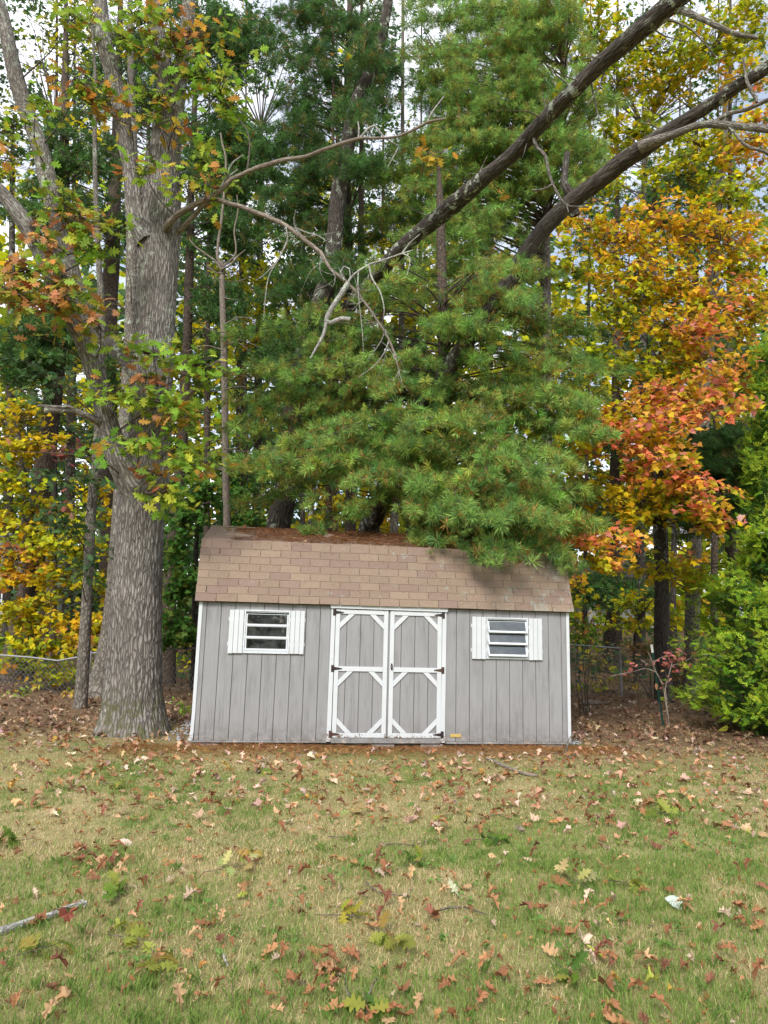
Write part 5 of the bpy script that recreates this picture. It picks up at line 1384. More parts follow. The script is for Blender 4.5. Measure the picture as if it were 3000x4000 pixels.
# taller trees of the wood behind, crown by crown
def wood_tree(label, xt, Y, rect, pals, seed, n=72, size=0.215, step=125, skip=0.06, bark='dark_bark'):
    x0, x1, y0, y1 = rect
    cl = []
    for yy in np.arange(y0, y1 + 1, step * 0.8):
        for xx in np.arange(x0, x1 + 1, step):
            if rng.random() < skip: continue
            p = pals[int(len(pals) * vnoise(xx / 100 + seed, yy / 100, 0.45, 70 + seed) * 0.999)]
            cl.append((xx + rng.uniform(-50, 50), yy + rng.uniform(-45, 45), 100, 75, n / 3.0, p, Y + rng.uniform(-1.8, 1.2)))
    return broadleaf('wood_tree', label, [(xt, 2500, 40), (xt + 5, 1800, 34), (xt + 15, 1100, 26), (xt + 20, 500, 14)], Y, cl, size, CARDS, bark, seed=seed, group='broadleaved trees of the wood', dz=1.0)
CARDS = [MAPLE[0], MAPLE[1], CARD[0]]
wood_tree('green and yellow crown behind the snag and the left pine boughs', 930, 27, (640, 1230, 980, 2000), [P_DGRN, P_GRN, P_YELG], 1)
wood_tree('yellow green crown glowing behind the middle pine boughs', 1600, 28, (1260, 1960, 720, 2050), [P_YELG, P_DGRN, P_YELG, P_YEL], 2)
wood_tree('broad yellow green crown behind the bowed oak at upper right', 2500, 27, (2060, 3080, -60, 980), [P_YELG, P_YELG, P_GRN, P_YEL], 3, skip=0.08)
wood_tree('mixed yellow and dark green crown behind the red maple', 2700, 28, (2080, 3080, 1000, 2250), [P_YELG, P_DGRN, P_YEL, P_DGRN], 4)
wood_tree('shaded crown behind the golden maple at far left', 30, 26, (-80, 600, 1380, 2480), [P_DGRN, P_YELG, P_DGRN], 5)
wood_tree('dark green crown high behind the massive oak', 560, 27, (-80, 700, -60, 700), [P_DGRN, P_DGRN, P_GRN], 6, skip=0.08)
wood_tree('dark green crown between oak and straight pine, high up', 1000, 28, (680, 1330, -60, 950), [P_DGRN, P_GRN, P_DGRN], 7, skip=0.08)
wood_tree('dark crown filling the gap between oak limbs at upper left', 200, 24, (-80, 520, -60, 800), [P_DGRN, P_DGRN, P_YELG], 9, n=80, skip=0.12, size=0.18)
wood_tree('dark green crown behind the straight pine at top middle', 1300, 25, (1150, 1560, -60, 1000), [P_DGRN, P_GRN, P_DGRN], 10, n=85, skip=0.08, size=0.18)
wood_tree('green crown behind the two upper white pines', 1900, 29, (1400, 2050, -60, 700), [P_DGRN, P_DGRN, P_YELG], 8, skip=0.08)

# ------------------------------------------------------------------ bright cedar at the right edge
def frond_template(seed):
    g = np.random.default_rng(seed); V = []; Fc = []
    for i in range(9):
        s = i / 8; side = (-1) ** i
        o = np.array([0, s * 0.85, 0.06 * s * s])
        a = 0.75 * side + g.normal(0, 0.12); L = 0.42 * (1 - 0.55 * s)
        if i == 8: a = 0.0
        d = np.array([math.sin(a), math.cos(a), g.normal(0, 0.12)]); n_ = np.array([d[1], -d[0], 0]) * 0.075
        k = len(V); V += [o, o + d * L * 0.5 + n_, o + d * L, o + d * L * 0.5 - n_]; Fc.append([k, k + 1, k + 2, k + 3])
    return np.array(V, np.float32), np.array(Fc)
FROND = [frond_template(i) for i in range(4)]
ced = thing('arborvitae', 'bright yellow green feathery cedar at the right edge of the lawn', 'tree', (7.4, 13.0, 0)); cg = (7.4, 13.0, 0)
mb = MB(); tube(mb, [(7.4, 13.0, -0.05), (7.43, 13.0, 3.2), (7.45, 13.0, 7.6)], [0.12, 0.09, 0.02], 10, 0.3, rough=0.05); mb.build('trunk', M['pine_bark'], ced, cg, True)
c = Crown(); P_CED = [(4, (0.30, 0.46, 0.035)), (4, (0.46, 0.60, 0.05)), (2, (0.19, 0.36, 0.036)), (1, (0.11, 0.24, 0.034))]
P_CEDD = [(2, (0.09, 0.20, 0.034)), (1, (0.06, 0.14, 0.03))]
br = MB()
for k in range(620):
    z = 0.12 + 7.0 * rng.random() ** 1.35; a = rng.random() * 6.283
    r = 1.95 * (1 - z / 9.0) * (0.75 + 0.38 * rng.random()) * (0.75 + 0.25 * min(1, z / 0.5))
    if z > 2.75:
        if rng.random() < 0.45 + 0.08 * (z - 2.75): continue
        r *= 0.62
    tip = np.array([7.42 + r * math.cos(a), 13.0 + r * math.sin(a), z + 0.15])
    b = np.array([7.42, 13.0, max(0.05, z - 0.45)])
    tube(br, [b, b * 0.4 + tip * 0.6 - [0, 0, 0.06], tip], [0.012, 0.007, 0.003], 4, 0.3)
    n = 52
    t = 0.45 + 0.6 * rng.random(n) ** 0.8
    d = (tip - b) / np.linalg.norm(tip - b)
    Pq = b + (tip - b) * t[:, None] + rng.normal(0, 0.085, (n, 3))
    Yd = np.tile(d * [1, 1, 0.6] + [0, 0, 0.42], (n, 1)) + 0.35 * rng.standard_normal((n, 3))
    Zn = np.tile(np.array([math.cos(a) * 0.4, math.sin(a) * 0.4, 0.6]), (n, 1)) + 0.55 * rng.standard_normal((n, 3))
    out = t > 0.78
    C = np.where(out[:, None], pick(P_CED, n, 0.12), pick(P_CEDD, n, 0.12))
    c.put(Pq, frames_zy(Zn, Yd), 0.145 * (0.6 + 0.7 * rng.random(n)), C, FROND[k % 4])
br.build('branches', M['thin_branch'], ced, cg)['kind'] = 'stuff'
c.finish(ced, cg)

# ------------------------------------------------------------------ sapling, post, bush
tp = gz(5.25, 13.58)
post = thing('fence_post', 'thin dark green steel post with a white tip, leaning beside the sapling', 'post', (5.25, 13.58, float(tp)))
a, b = at(2592, 2842, 13.58), at(2545, 2518, 13.58); m1 = a + (b - a) * 0.90
mb = MB(); tube(mb, [a - (b - a) * 0.06, m1], [0.022, 0.022], 4, 3, cap=True)
for k in range(16):
    q = a + (b - a) * (0.1 + 0.05 * k); tube(mb, [q + [0, -0.02, -0.008], q + [0, -0.032, -0.008]], [0.007, 0.006], 5, 1, cap=True)
mb.build('shaft', M['green_paint'], post, post.location)
mb = MB(); tube(mb, [m1 + (b - a) * 0.002, b], [0.0225, 0.0225], 4, 3, cap=True); mb.build('tip', M['tip_white'], post, post.location)

sp0 = at(2610, 2855, 13.3); sp0[2] = gz(sp0[0], sp0[1])
sap = thing('sapling', 'small bare sapling with a few pink red leaves beside the green post', 'sapling', sp0); so = tuple(float(v) for v in sp0)
tw = MB()
twig([(2614, 2855), (2610, 2800), (2600, 2740), (2590, 2680), (2560, 2620), (2545, 2580), (2530, 2545)], 13.3, 8, 4)
twig([(2606, 2790), (2602, 2720), (2598, 2690), (2612, 2640), (2625, 2590), (2640, 2570)], 13.3, 7, 3)
twig([(2560, 2625), (2520, 2612), (2470, 2625), (2430, 2632), (2385, 2642)], 13.3, 6, 3)
twig([(2625, 2600), (2660, 2590), (2690, 2575), (2708, 2560)], 13.3, 5, 2)
twig([(2548, 2590), (2580, 2570), (2610, 2555)], 13.3, 4, 2)
twig([(2535, 2600), (2515, 2585), (2500, 2575)], 13.3, 4, 2)
tw.build('stem', M['dead_wood'], sap, so, True)
c = Crown()
for (px, py, rx, ry, n) in [(2470, 2606, 22, 14, 8), (2456, 2640, 10, 10, 3), (2592, 2562, 26, 14, 9), (2612, 2608, 36, 14, 9), (2642, 2552, 22, 10, 7), (2640, 2585, 26, 14, 7), (2675, 2572, 14, 10, 4), (2700, 2582, 16, 10, 5), (2600, 2665, 16, 14, 4), (2543, 2590, 14, 16, 4), (2652, 2620, 14, 16, 5)]:
    cloud_px(c, px, py, rx, ry, 13.25, int(n * 1.5), 0.115, [(3, (0.62, 0.20, 0.19)), (2, (0.42, 0.17, 0.125)), (1, (0.50, 0.12, 0.07)), (0.6, (0.42, 0.26, 0.115))], OVAL, dz=0.12, per=3, tw=False, droop=0.3)
c.finish(sap, so, single=300)

def bush(label, clouds, Y, size, pal, name='shrub', tms=OVAL, group=None, per=7):
    c = Crown()
    for (px, py, rx, ry, n) in clouds: cloud_px(c, px, py, rx, ry, Y, int(n * 1.9), size * 1.15, [(w_, tuple(1.5 * v for v in q_)) for w_, q_ in pal], tms, dz=0.4, per=per)
    h = np.array(c.hubs); b = h.mean(0); g = float(gz(b[0], b[1]))
    t = thing(name, label, 'shrub', (b[0], b[1], g), group=group); og = (float(b[0]), float(b[1]), g)
    mb = MB()
    for q in c.hubs:
        f = np.array([b[0] + rng.normal(0, 0.05), b[1], g - 0.03])
        tube(mb, [f, f * 0.5 + q * 0.5 + rng.normal(0, 0.06, 3), q], [0.012, 0.008, 0.004], 5, 0.2)
    mb.build('stems', M['thin_branch'], t, og)['kind'] = 'stuff'
    c.finish(t, og)
bush('spindly bright green shrub at the right rear corner of the shed', [(2275, 2440, 36, 34, 40), (2300, 2490, 40, 30, 46), (2260, 2490, 30, 30, 30), (2320, 2420, 20, 20, 12), (2250, 2430, 20, 24, 14)], 15.5, 0.115, [(3, (0.16, 0.24, 0.03)), (2, (0.10, 0.19, 0.03)), (1, (0.36, 0.24, 0.05)), (0.6, (0.42, 0.16, 0.05))])
bush('tan leaved bush topping the fence behind the green post', [(2480, 2525, 60, 14, 60), (2580, 2525, 60, 16, 60), (2530, 2560, 60, 20, 30)], 19.6, 0.12, [(3, (0.34, 0.19, 0.07)), (2, (0.26, 0.19, 0.07)), (1, (0.17, 0.17, 0.05))])
bush('brown green bush behind the fence between steel post and green post', [(2335, 2580, 50, 40, 60), (2310, 2640, 60, 40, 40), (2460, 2660, 60, 50, 40)], 20.5, 0.12, [(3, (0.22, 0.20, 0.07)), (2, (0.30, 0.19, 0.07)), (1, (0.40, 0.30, 0.07))])
bush('rust leaved bush behind the fence, right of the sapling', [(2680, 2640, 60, 50, 70), (2740, 2600, 50, 50, 50), (2620, 2690, 50, 40, 40)], 20.3, 0.12, [(3, (0.22, 0.14, 0.06)), (2, (0.17, 0.15, 0.05)), (1, (0.33, 0.16, 0.06))])
bush('low yellow weed at the foot of the left fence post', [(275, 2715, 30, 14, 14), (375, 2708, 14, 10, 6), (130, 2675, 20, 12, 6)], 16.6, 0.12, [(2, (0.42, 0.30, 0.05)), (1, (0.15, 0.21, 0.04))], 'weed')
bush('low bright green weed in the brown leaves at far left', [(68, 2712, 16, 18, 16), (15, 2725, 14, 8, 6)], 15.8, 0.10, [(2, (0.15, 0.26, 0.03)), (1, (0.20, 0.30, 0.03))], 'weed')
bush('low bright green weed between the oak and the shed', [(725, 2770, 18, 14, 16), (670, 2735, 12, 10, 6)], 12.9, 0.08, [(2, (0.15, 0.26, 0.03)), (1, (0.24, 0.30, 0.04))], 'weed')
bush('tiny green weed at the left foot of the massive oak', [(358, 2895, 9, 12, 5), (335, 2905, 8, 6, 4)], 10.2, 0.10, [(2, (0.11, 0.22, 0.05)), (1, (0.16, 0.27, 0.08))], 'weed', per=3)

# far wood, undergrowth
mb = MB()
LEAFCARD = (np.array([[-0.3, 0, 0], [0.25, -0.05, 0.05], [0.42, 0.45, 0], [0.05, 0.9, 0.08], [-0.4, 0.5, -0.04]], np.float32), np.array([[0, 1, 2, 3, 4]]))
n = 105000
x = rng.uniform(-62, 62, n); y = 40 + 26 * rng.random(n); z = gz(x, y) + 32 * rng.random(n) ** 1.2
back = np.arange(n) < 34000                               # the wood goes on round the lawn, behind the photographer too
y = np.where(back, -34 - 16 * rng.random(n), y); z = np.where(back, 12 * rng.random(n) ** 1.1, z)
dk = vnoise(x, z, 0.16, 21); ok = (vnoise(x, z, 0.35, 22) > 0.05 + 0.42 * (z / 32) ** 1.8)
x, y, z, dk = x[ok], y[ok], z[ok], dk[ok]; n = len(x)
C = np.where((dk > 0.46)[:, None], pick(P_YELG, n, 0.25), pick(P_DGRN, n, 0.25))
scatter(mb, LEAFCARD, np.stack([x, y, z], 1), frames(np.array([[0, -0.5, 0.6]]) + 0.6 * rng.standard_normal((n, 3)), rng.random(n) * 6.28), 0.5 + 0.4 * rng.random(n), C)
tag(mb.build('far_woods', M['leaf']), 'far wood of mixed green and yellow trees closing off the background', kind='stuff')
mb = MB()
n = 9000
x = rng.uniform(-26, 26, n); y = 21 + 16 * rng.random(n) ** 1.3; z = gz(x, y) + 0.05 + (0.3 + 1.5 * vnoise(x, y, 0.4, 31)) * rng.random(n) ** 1.4
ok = vnoise(x, y, 0.5, 32) > 0.38
x, y, z = x[ok], y[ok], z[ok]; n = len(x)
C = np.where((vnoise(x, y, 0.3, 33) > 0.6)[:, None], pick(P_YELG, n), pick(P_DGRN, n))
scatter(mb, MAPLE[0], np.stack([x, y, z], 1), frames(np.array([[0, -0.3, 0.8]]) + 0.5 * rng.standard_normal((n, 3)), rng.random(n) * 6.28), 0.16 + 0.1 * rng.random(n), C)
tag(mb.build('undergrowth', M['leaf']), 'patchy shaded undergrowth beyond the fence', kind='stuff')

# two pale houses glimpsed through the wood
def house(label, px, py, Y, w, h, d):
    p = at(px, py, Y); g = float(gz(p[0], p[1]))
    t = thing('house', label, 'house', (p[0], p[1], g))
    mb = MB(); box(mb, -w / 2, w / 2, 0, d, -0.2, h); bw = mb.build('wall', M['house'], t)
    mb = MB(); prism(mb, [(-w / 2 - 0.4, h + 0.01), (w / 2 + 0.4, h + 0.01), (0, h + 2.0)], -0.4, d + 0.4); mb.build('roof', M['house_roof'], t)
    for k in range(3):
        xc = -w / 2 + w * (0.2 + 0.3 * k)
        mb = MB(); box(mb, xc - 0.5, xc + 0.5, -0.05, 0.02, 1.0, 2.2); wn = mb.build('window', M['alu'], t)
        mb = MB(); box(mb, xc - 0.42, xc + 0.42, -0.07, -0.052, 1.08, 2.12); mb.build('pane', M['house_glass'], wn)
house('pale house glimpsed through the dark wood right of the shed', 2440, 2330, 44, 4.5, 3.0, 5)
house('pale house wall glimpsed behind the leftmost thick pine', -40, 2450, 38, 5, 2.6, 6)

# ------------------------------------------------------------------ lawn: grass blades, leaf litter, fallen leaves, sticks
def blade_field(n, ymin, ymax, hmin, hmax, w, seed, segs):
    g = np.random.default_rng(seed)
    y = ymin + (ymax - ymin) * g.random(n) ** 1.05
    x = (g.random(n) * 2 - 1) * (0.60 * y + 1.3)
    pn_ = 0.55 * vnoise(x + 40, y + 9, 0.75, 41) + 0.45 * vnoise(x + 40, y, 2.6, 42)
    thin = np.clip((y - 8.6) / 3.2, 0, 1)
    keep = (g.random(n) > 0.85 * thin) & ((np.abs(x - 0.1) > 2.9) | (y < 10.1))
    x, y, pn_ = x[keep], y[keep], pn_[keep]; n = len(x)
    green = np.clip((pn_ - 0.365 - 0.012 * (y - 3)) * 4.6, 0.12, 0.88)
    isg = g.random(n) < green
    a = g.random(n) * 6.283
    lean = np.where(isg, 0.25 + 0.55 * g.random(n), 0.5 + 0.95 * g.random(n))
    h = (hmin + (hmax - hmin) * g.random(n) ** 1.6) * np.where(isg, 1.0, 0.8)
    dx, dy = np.cos(a), np.sin(a)
    C = np.where(isg[:, None], np.array([0.135, 0.225, 0.045]) + g.random((n, 1)) * np.array([[0.13, 0.13, 0.04]]), np.array([0.38, 0.30, 0.145]) + g.random((n, 1)) * np.array([[0.30, 0.26, 0.18]]))
    C = C * (0.8 + 0.7 * g.random((n, 1)))
    B = np.stack([x, y, gz(x, y)], 1)
    sd = np.stack([-dy, dx, 0 * dx], 1) * (w * (0.6 + 0.8 * g.random(n)))[:, None]
    hz = h * np.cos(lean); hx = h * np.sin(lean)
    tip = B + np.stack([dx * hx, dy * hx, hz], 1)
    if segs == 1:
        V = np.stack([B - sd, B + sd, tip], 1); return V.reshape(-1, 3), np.arange(n)[:, None] * 3 + np.array([[0, 1, 2]]), np.repeat(C, 3, 0)
    mid = B + np.stack([dx * hx * 0.32, dy * hx * 0.32, hz * 0.62], 1)
    V = np.stack([B - sd, B + sd, mid + sd * 0.8, mid - sd * 0.8, tip], 1).reshape(-1, 3)
    q = np.arange(n)[:, None] * 5
    return V, (q + np.array([[0, 1, 2, 3]]), q + np.array([[3, 2, 4]])), np.repeat(C, 5, 0)
mb = MB()
V, Fs, C = blade_field(150000, 2.7, 5.6, 0.018, 0.075, 0.0015, 1, 2)
mb.add(V, Fs[0], C); k0 = mb.n - len(V)
mb.L.append((Fs[1] + k0).ravel()); mb.T.append(np.full(len(Fs[1]), 3, np.int32))
V, Fs, C = blade_field(170000, 5.2, 9.0, 0.018, 0.055, 0.0023, 2, 1); mb.add(V, Fs, C)
V, Fs, C = blade_field(90000, 8.6, 13.5, 0.015, 0.050, 0.0032, 3, 1); mb.add(V, Fs, C)
g_ = np.random.default_rng(77)                             # taller green tufts
k = 2600; cx = g_.uniform(-4.5, 4.5, k); cy = 2.8 + 5.5 * g_.random(k) ** 1.3
ok = vnoise(cx + 40, cy + 9, 0.75, 41) * 0.6 + 0.4 * g_.random(k) > 0.52
cx, cy = np.repeat(cx[ok], 9), np.repeat(cy[ok], 9); n = len(cx)
cx = cx + g_.normal(0, 0.022, n); cy = cy + g_.normal(0, 0.022, n)
a = g_.random(n) * 6.283; h = 0.035 + 0.040 * g_.random(n); ln = 0.2 + 0.6 * g_.random(n)
B = np.stack([cx, cy, gz(cx, cy)], 1); dd = np.stack([np.cos(a), np.sin(a), 0 * a], 1)
tp_ = B + dd * (h * np.sin(ln))[:, None] + np.stack([0 * h, 0 * h, h * np.cos(ln)], 1)
md = B + dd * (h * np.sin(ln) * 0.3)[:, None] + np.stack([0 * h, 0 * h, h * np.cos(ln) * 0.62], 1)
sd = np.stack([-np.sin(a), np.cos(a), 0 * a], 1) * 0.0017
V = np.stack([B - sd, B + sd, md + sd, tp_, md - sd], 1).reshape(-1, 3)
C = np.array([[0.13, 0.25, 0.05]]) + g_.random((n, 1)) * np.array([[0.16, 0.15, 0.05]])
mb.add(V, np.arange(n)[:, None] * 5 + np.array([[0, 1, 2, 3, 4]]), np.repeat(C, 5, 0))
k = 900; cx = g_.uniform(-5, 5, k); cy = 2.8 + 7 * g_.random(k) ** 1.2
ok = vnoise(cx + 11, cy + 3, 1.1, 61) > 0.66; cx, cy = np.repeat(cx[ok], 7), np.repeat(cy[ok], 7); n = len(cx)
cx = cx + g_.normal(0, 0.03, n); cy = cy + g_.normal(0, 0.03, n)
scatter(mb, OVAL[0], np.stack([cx, cy, gz(cx, cy) + 0.02], 1), frames(np.array([[0, 0, 1]]) + 0.4 * g_.standard_normal((n, 3)), g_.random(n) * 6.28), 0.030 + 0.025 * g_.random(n), np.array([[0.11, 0.23, 0.045]]) + g_.random((n, 1)) * np.array([[0.09, 0.12, 0.04]]))
tag(mb.build('lawn_grass', M['grass']), 'short patchy lawn grass, part green and part straw coloured', kind='stuff')

FALL = [(4, (0.33, 0.155, 0.070)), (3, (0.40, 0.21, 0.10)), (2, (0.24, 0.11, 0.06)), (1.8, (0.50, 0.32, 0.18)), (1.3, (0.52, 0.38, 0.28)), (0.5, (0.44, 0.25, 0.06))]
def curled(H, ctr, seed):
    g = np.random.default_rng(seed)
    V, Fc = fan(H, ctr, g.uniform(-0.3, 1.3), g.uniform(-1.0, 1.6))
    V = V.copy()
    tw_ = g.uniform(-0.6, 0.6); V[:, 2] += tw_ * V[:, 0] * (V[:, 1] - 0.3) + 0.05 * g.standard_normal(len(V))
    V[:, 1] -= 0.5; V[:, 0] *= g.uniform(0.6, 0.98)
    V[:, 2] -= V[:, 2].min()
    # stem
    k = len(V); s = np.array([[-0.012, -0.5, V[1, 2]], [0.012, -0.5, V[1, 2]], [g.uniform(-.1, .1), -0.80, V[1, 2] + g.uniform(-0.02, 0.1)]], np.float32)
    return np.vstack([V, s]), np.vstack([Fc, [[k, k + 1, k + 2]]])
FALLT = [curled(OAK_H, (0, 0.45), i) for i in range(8)] + [curled(MAPLE_H, (0, 0.25), 20 + i) for i in range(4)]
LIT = [(4, (0.25, 0.145, 0.085)), (3, (0.33, 0.21, 0.125)), (2.5, (0.17, 0.105, 0.068)), (2, (0.43, 0.30, 0.20)), (1.2, (0.50, 0.39, 0.30))]
# pale ground litter of the wooded edge
mb = MB()
n = 11000
y = 10.3 + 20 * rng.random(n) ** 1.5; x = (rng.random(n) * 2 - 1) * (0.62 * y + 1.5)
ok = (np.abs(x - 0.1 - 0.0) > 2.75) | (y > 14.5)
ok &= rng.random(n) < np.clip((y - 9.8) / 2.5, 0.15, 1)
x, y = x[ok], y[ok]; n = len(x)
P = np.stack([x, y, gz(x, y) + 0.008], 1)
for q in range(12):
    s = np.arange(n) % 12 == q
    scatter(mb, FALLT[q], P[s], frames(np.array([[0, 0, 1]]) + 0.35 * rng.standard_normal((s.sum(), 3)), rng.random(s.sum()) * 6.28), 0.08 + 0.06 * rng.random(s.sum()), pick(LIT, s.sum(), 0.3))
# leaves on the far half of the lawn
n = 1700
y = 6.0 + 4.6 * rng.random(n) ** 0.75; x = (rng.random(n) * 2 - 1) * (0.6 * y + 0.8)
ok = (vnoise(x + 30, y, 0.9, 51) + 0.12 * (y - 6) + 0.25 * (x > 2.6) > 0.48) & ((np.abs(x - 0.1) > 2.7) | (y < 10.0))
x, y = x[ok], y[ok]; n = len(x)
P = np.stack([x, y, gz(x, y) + 0.018], 1)
for q in range(12):
    s = np.arange(n) % 12 == q
    pal = FALL if q < 8 else [(3, (0.48, 0.29, 0.18)), (2, (0.58, 0.42, 0.32)), (1, (0.36, 0.17, 0.08))]
    scatter(mb, FALLT[q], P[s], frames(np.array([[0, 0, 1]]) + 0.3 * rng.standard_normal((s.sum(), 3)), rng.random(s.sum()) * 6.28), 0.06 + 0.065 * rng.random(s.sum()), pick(pal, s.sum(), 0.25))
tag(mb.build('leaf_litter', M['dead_leaf']), 'brown and tan fallen leaves spread under the trees and the far lawn', kind='stuff')
# rusty needles along the foot of the shed
mb = MB()
n = 9000
lx = -1.0 + 7.2 * rng.random(n); ly = -0.02 - np.abs(rng.normal(0, 0.42, n))
P = s2w(np.stack([lx, ly, 0 * lx], 1)); P[:, 2] = gz(P[:, 0], P[:, 1]) + 0.012 + 0.03 * rng.random(n)
scatter(mb, NEED, P, frames(np.array([[0, 0, 1]]) + 0.25 * rng.standard_normal((n, 3)), rng.random(n) * 6.28), 0.10 + 0.05 * rng.random(n), pick([(3, (0.36, 0.16, 0.06)), (2, (0.42, 0.24, 0.10)), (1, (0.22, 0.09, 0.035))], n))
n = 7000
x = rng.uniform(-8, 8, n); y = rng.uniform(8.3, 15, n); ok = ((np.abs(x - 0.1) > 2.7) | (y < 10.0)); x, y = x[ok], y[ok]; n = len(x)
scatter(mb, NEED, np.stack([x, y, gz(x, y) + 0.012], 1), frames(np.array([[0, 0, 1]]) + 0.25 * rng.standard_normal((n, 3)), rng.random(n) * 6.28), 0.10 + 0.05 * rng.random(n), pick([(3, (0.34, 0.16, 0.06)), (2, (0.40, 0.24, 0.10))], n))
tag(mb.build('ground_needles', M['dead_leaf']), 'rusty pine needles lying along the foot of the shed', kind='stuff')

mb = MB()
n = 5200
y = 2.8 + 8.5 * rng.random(n) ** 1.1; x = (rng.random(n) * 2 - 1) * (0.6 * y + 1.0)
ok = (np.abs(x - 0.1) > 2.7) | (y < 10.0); x, y = x[ok], y[ok]; n = len(x)
for q in range(4):
    s = np.arange(n) % 4 == q; k = s.sum()
    scatter(mb, (FALLT[q * 3][0] * np.array([0.7, 1, 1.3]), FALLT[q * 3][1]), np.stack([x[s], y[s], gz(x[s], y[s]) + 0.012], 1), frames(np.array([[0, 0, 1]]) + 0.5 * rng.standard_normal((k, 3)), rng.random(k) * 6.28), 0.018 + 0.05 * rng.random(k) ** 2.2, pick(FALL, k, 0.3))
tag(mb.build('leaf_fragments', M['dead_leaf']), 'small brown leaf crumbs and bits scattered through the lawn', kind='stuff')

# single fallen leaves on the near lawn
KINDS_ = [('russet', (0.30, 0.135, 0.065)), ('red brown', (0.24, 0.10, 0.062)), ('copper', (0.39, 0.20, 0.095)), ('tan', (0.50, 0.32, 0.17)), ('pale', (0.52, 0.39, 0.29)), ('yellow green', (0.36, 0.37, 0.07))]
fm = []
for q, tm in enumerate(FALLT):
    b = MB(); b.add(tm[0], tm[1]); fm.append(b.data('fallen_leaf', M['dead_leaf_obj']))
LEAVES = []; MARKS = []
KN = {f'{k[0]} {t} leaf' for k in KINDS_ for t in ('oak', 'maple')}
def leaf_at(px, py, data, size, rgb, label, group, rz=None, tilt=None, lift=0.02):
    d = ray(px, py); t = -CH / d[2]
    x, y = d[0] * t, d[1] * t
    o = link('fallen_leaf', data)
    nrm = Vector((random.gauss(0, 0.28), random.gauss(-0.08, 0.28), 1)) if tilt is None else Vector(tilt)
    o.rotation_euler = (nrm.normalized().to_track_quat('Z', 'Y') @ Matrix.Rotation(random.random() * 6.28 if rz is None else rz, 3, 'Z').to_quaternion()).to_euler()
    o.location = (x, y, float(gz(x, y)) + lift)
    o.scale = (size,) * 3
    o.color = (*[float(v) for v in rgb], 1)
    LEAVES.append((o, label, x, y)) if label in KN else None
    return tag(o, label if label not in KN else None, 'leaf', group)
# pile centres first (the photo's drifts of leaves), then loose leaves, nearest part of the lawn
piles = [(360, 3350, 120, 22), (1290, 3830, 75, 20), (740, 3440, 70, 6), (1500, 3420, 80, 7), (2860, 3620, 80, 6), (1540, 3560, 80, 4), (2320, 3760, 80, 4)]
spots = []
for (px, py, r, k) in piles:
    for _ in range(k): spots.append((px + random.gauss(0, r * 0.6), py + random.gauss(0, r * 0.35)))
while len(spots) < 292:
    py = 3130 + 900 * random.random() ** 0.85; px = random.uniform(-40, 3040)
    spots.append((px, py))
for (px, py) in spots:
    q = random.choice([0, 1, 2, 3, 4, 5, 6, 7, 0, 1, 2, 3, 4, 5, 6, 7, 8, 9, 10, 11])
    r = random.random()
    kind, rgb = KINDS_[0 if r < .3 else 1 if r < .5 else 2 if r < .72 else 3 if r < .87 else 4 if r < .96 else 5]
    rgb = np.array(rgb) * random.uniform(0.8, 1.25)
    leaf_at(px, py, fm[q], random.uniform(0.055, 0.112), rgb, f'{kind} {"oak" if q < 8 else "maple"} leaf', 'fallen leaves on the lawn')
ob = MB(); ob.add(*fan([(0, -0.5), (0.26, -0.42), (0.42, -0.12), (0.36, 0.0), (0.38, 0.115), (0.24, 0.3), (0.10, 0.42), (0, 0.5)], (0, 0.0), 0.2, 0.3)); ob = ob.data('fallen_leaf', M['dead_leaf_obj'])
leaf_at(2640, 3540, ob, 0.13, (0.50, 0.56, 0.50), 'silvery white leaf lying underside up on the right of the lawn', 'fallen leaves on the lawn', 1.0, (0.1, -0.5, 1), 0.03)
leaf_at(1770, 3500, fm[3], 0.13, (0.50, 0.52, 0.34), 'pale cream oak leaf on open grass right of the middle of the lawn', 'fallen leaves on the lawn', 0.4, (0, -0.4, 1), 0.03)
leaf_at(485, 3300, ob, 0.11, (0.66, 0.50, 0.42), 'pale pink rounded leaf just above the copper leaf pile', 'fallen leaves on the lawn', 1.2, (0.1, -0.2, 1), 0.03)
leaf_at(258, 3690, fm[1], 0.22, (0.26, 0.085, 0.055), 'broad flat red brown oak leaf below the lichen stick', 'fallen leaves on the lawn', 0.3, (0.05, -0.25, 1), 0.03)

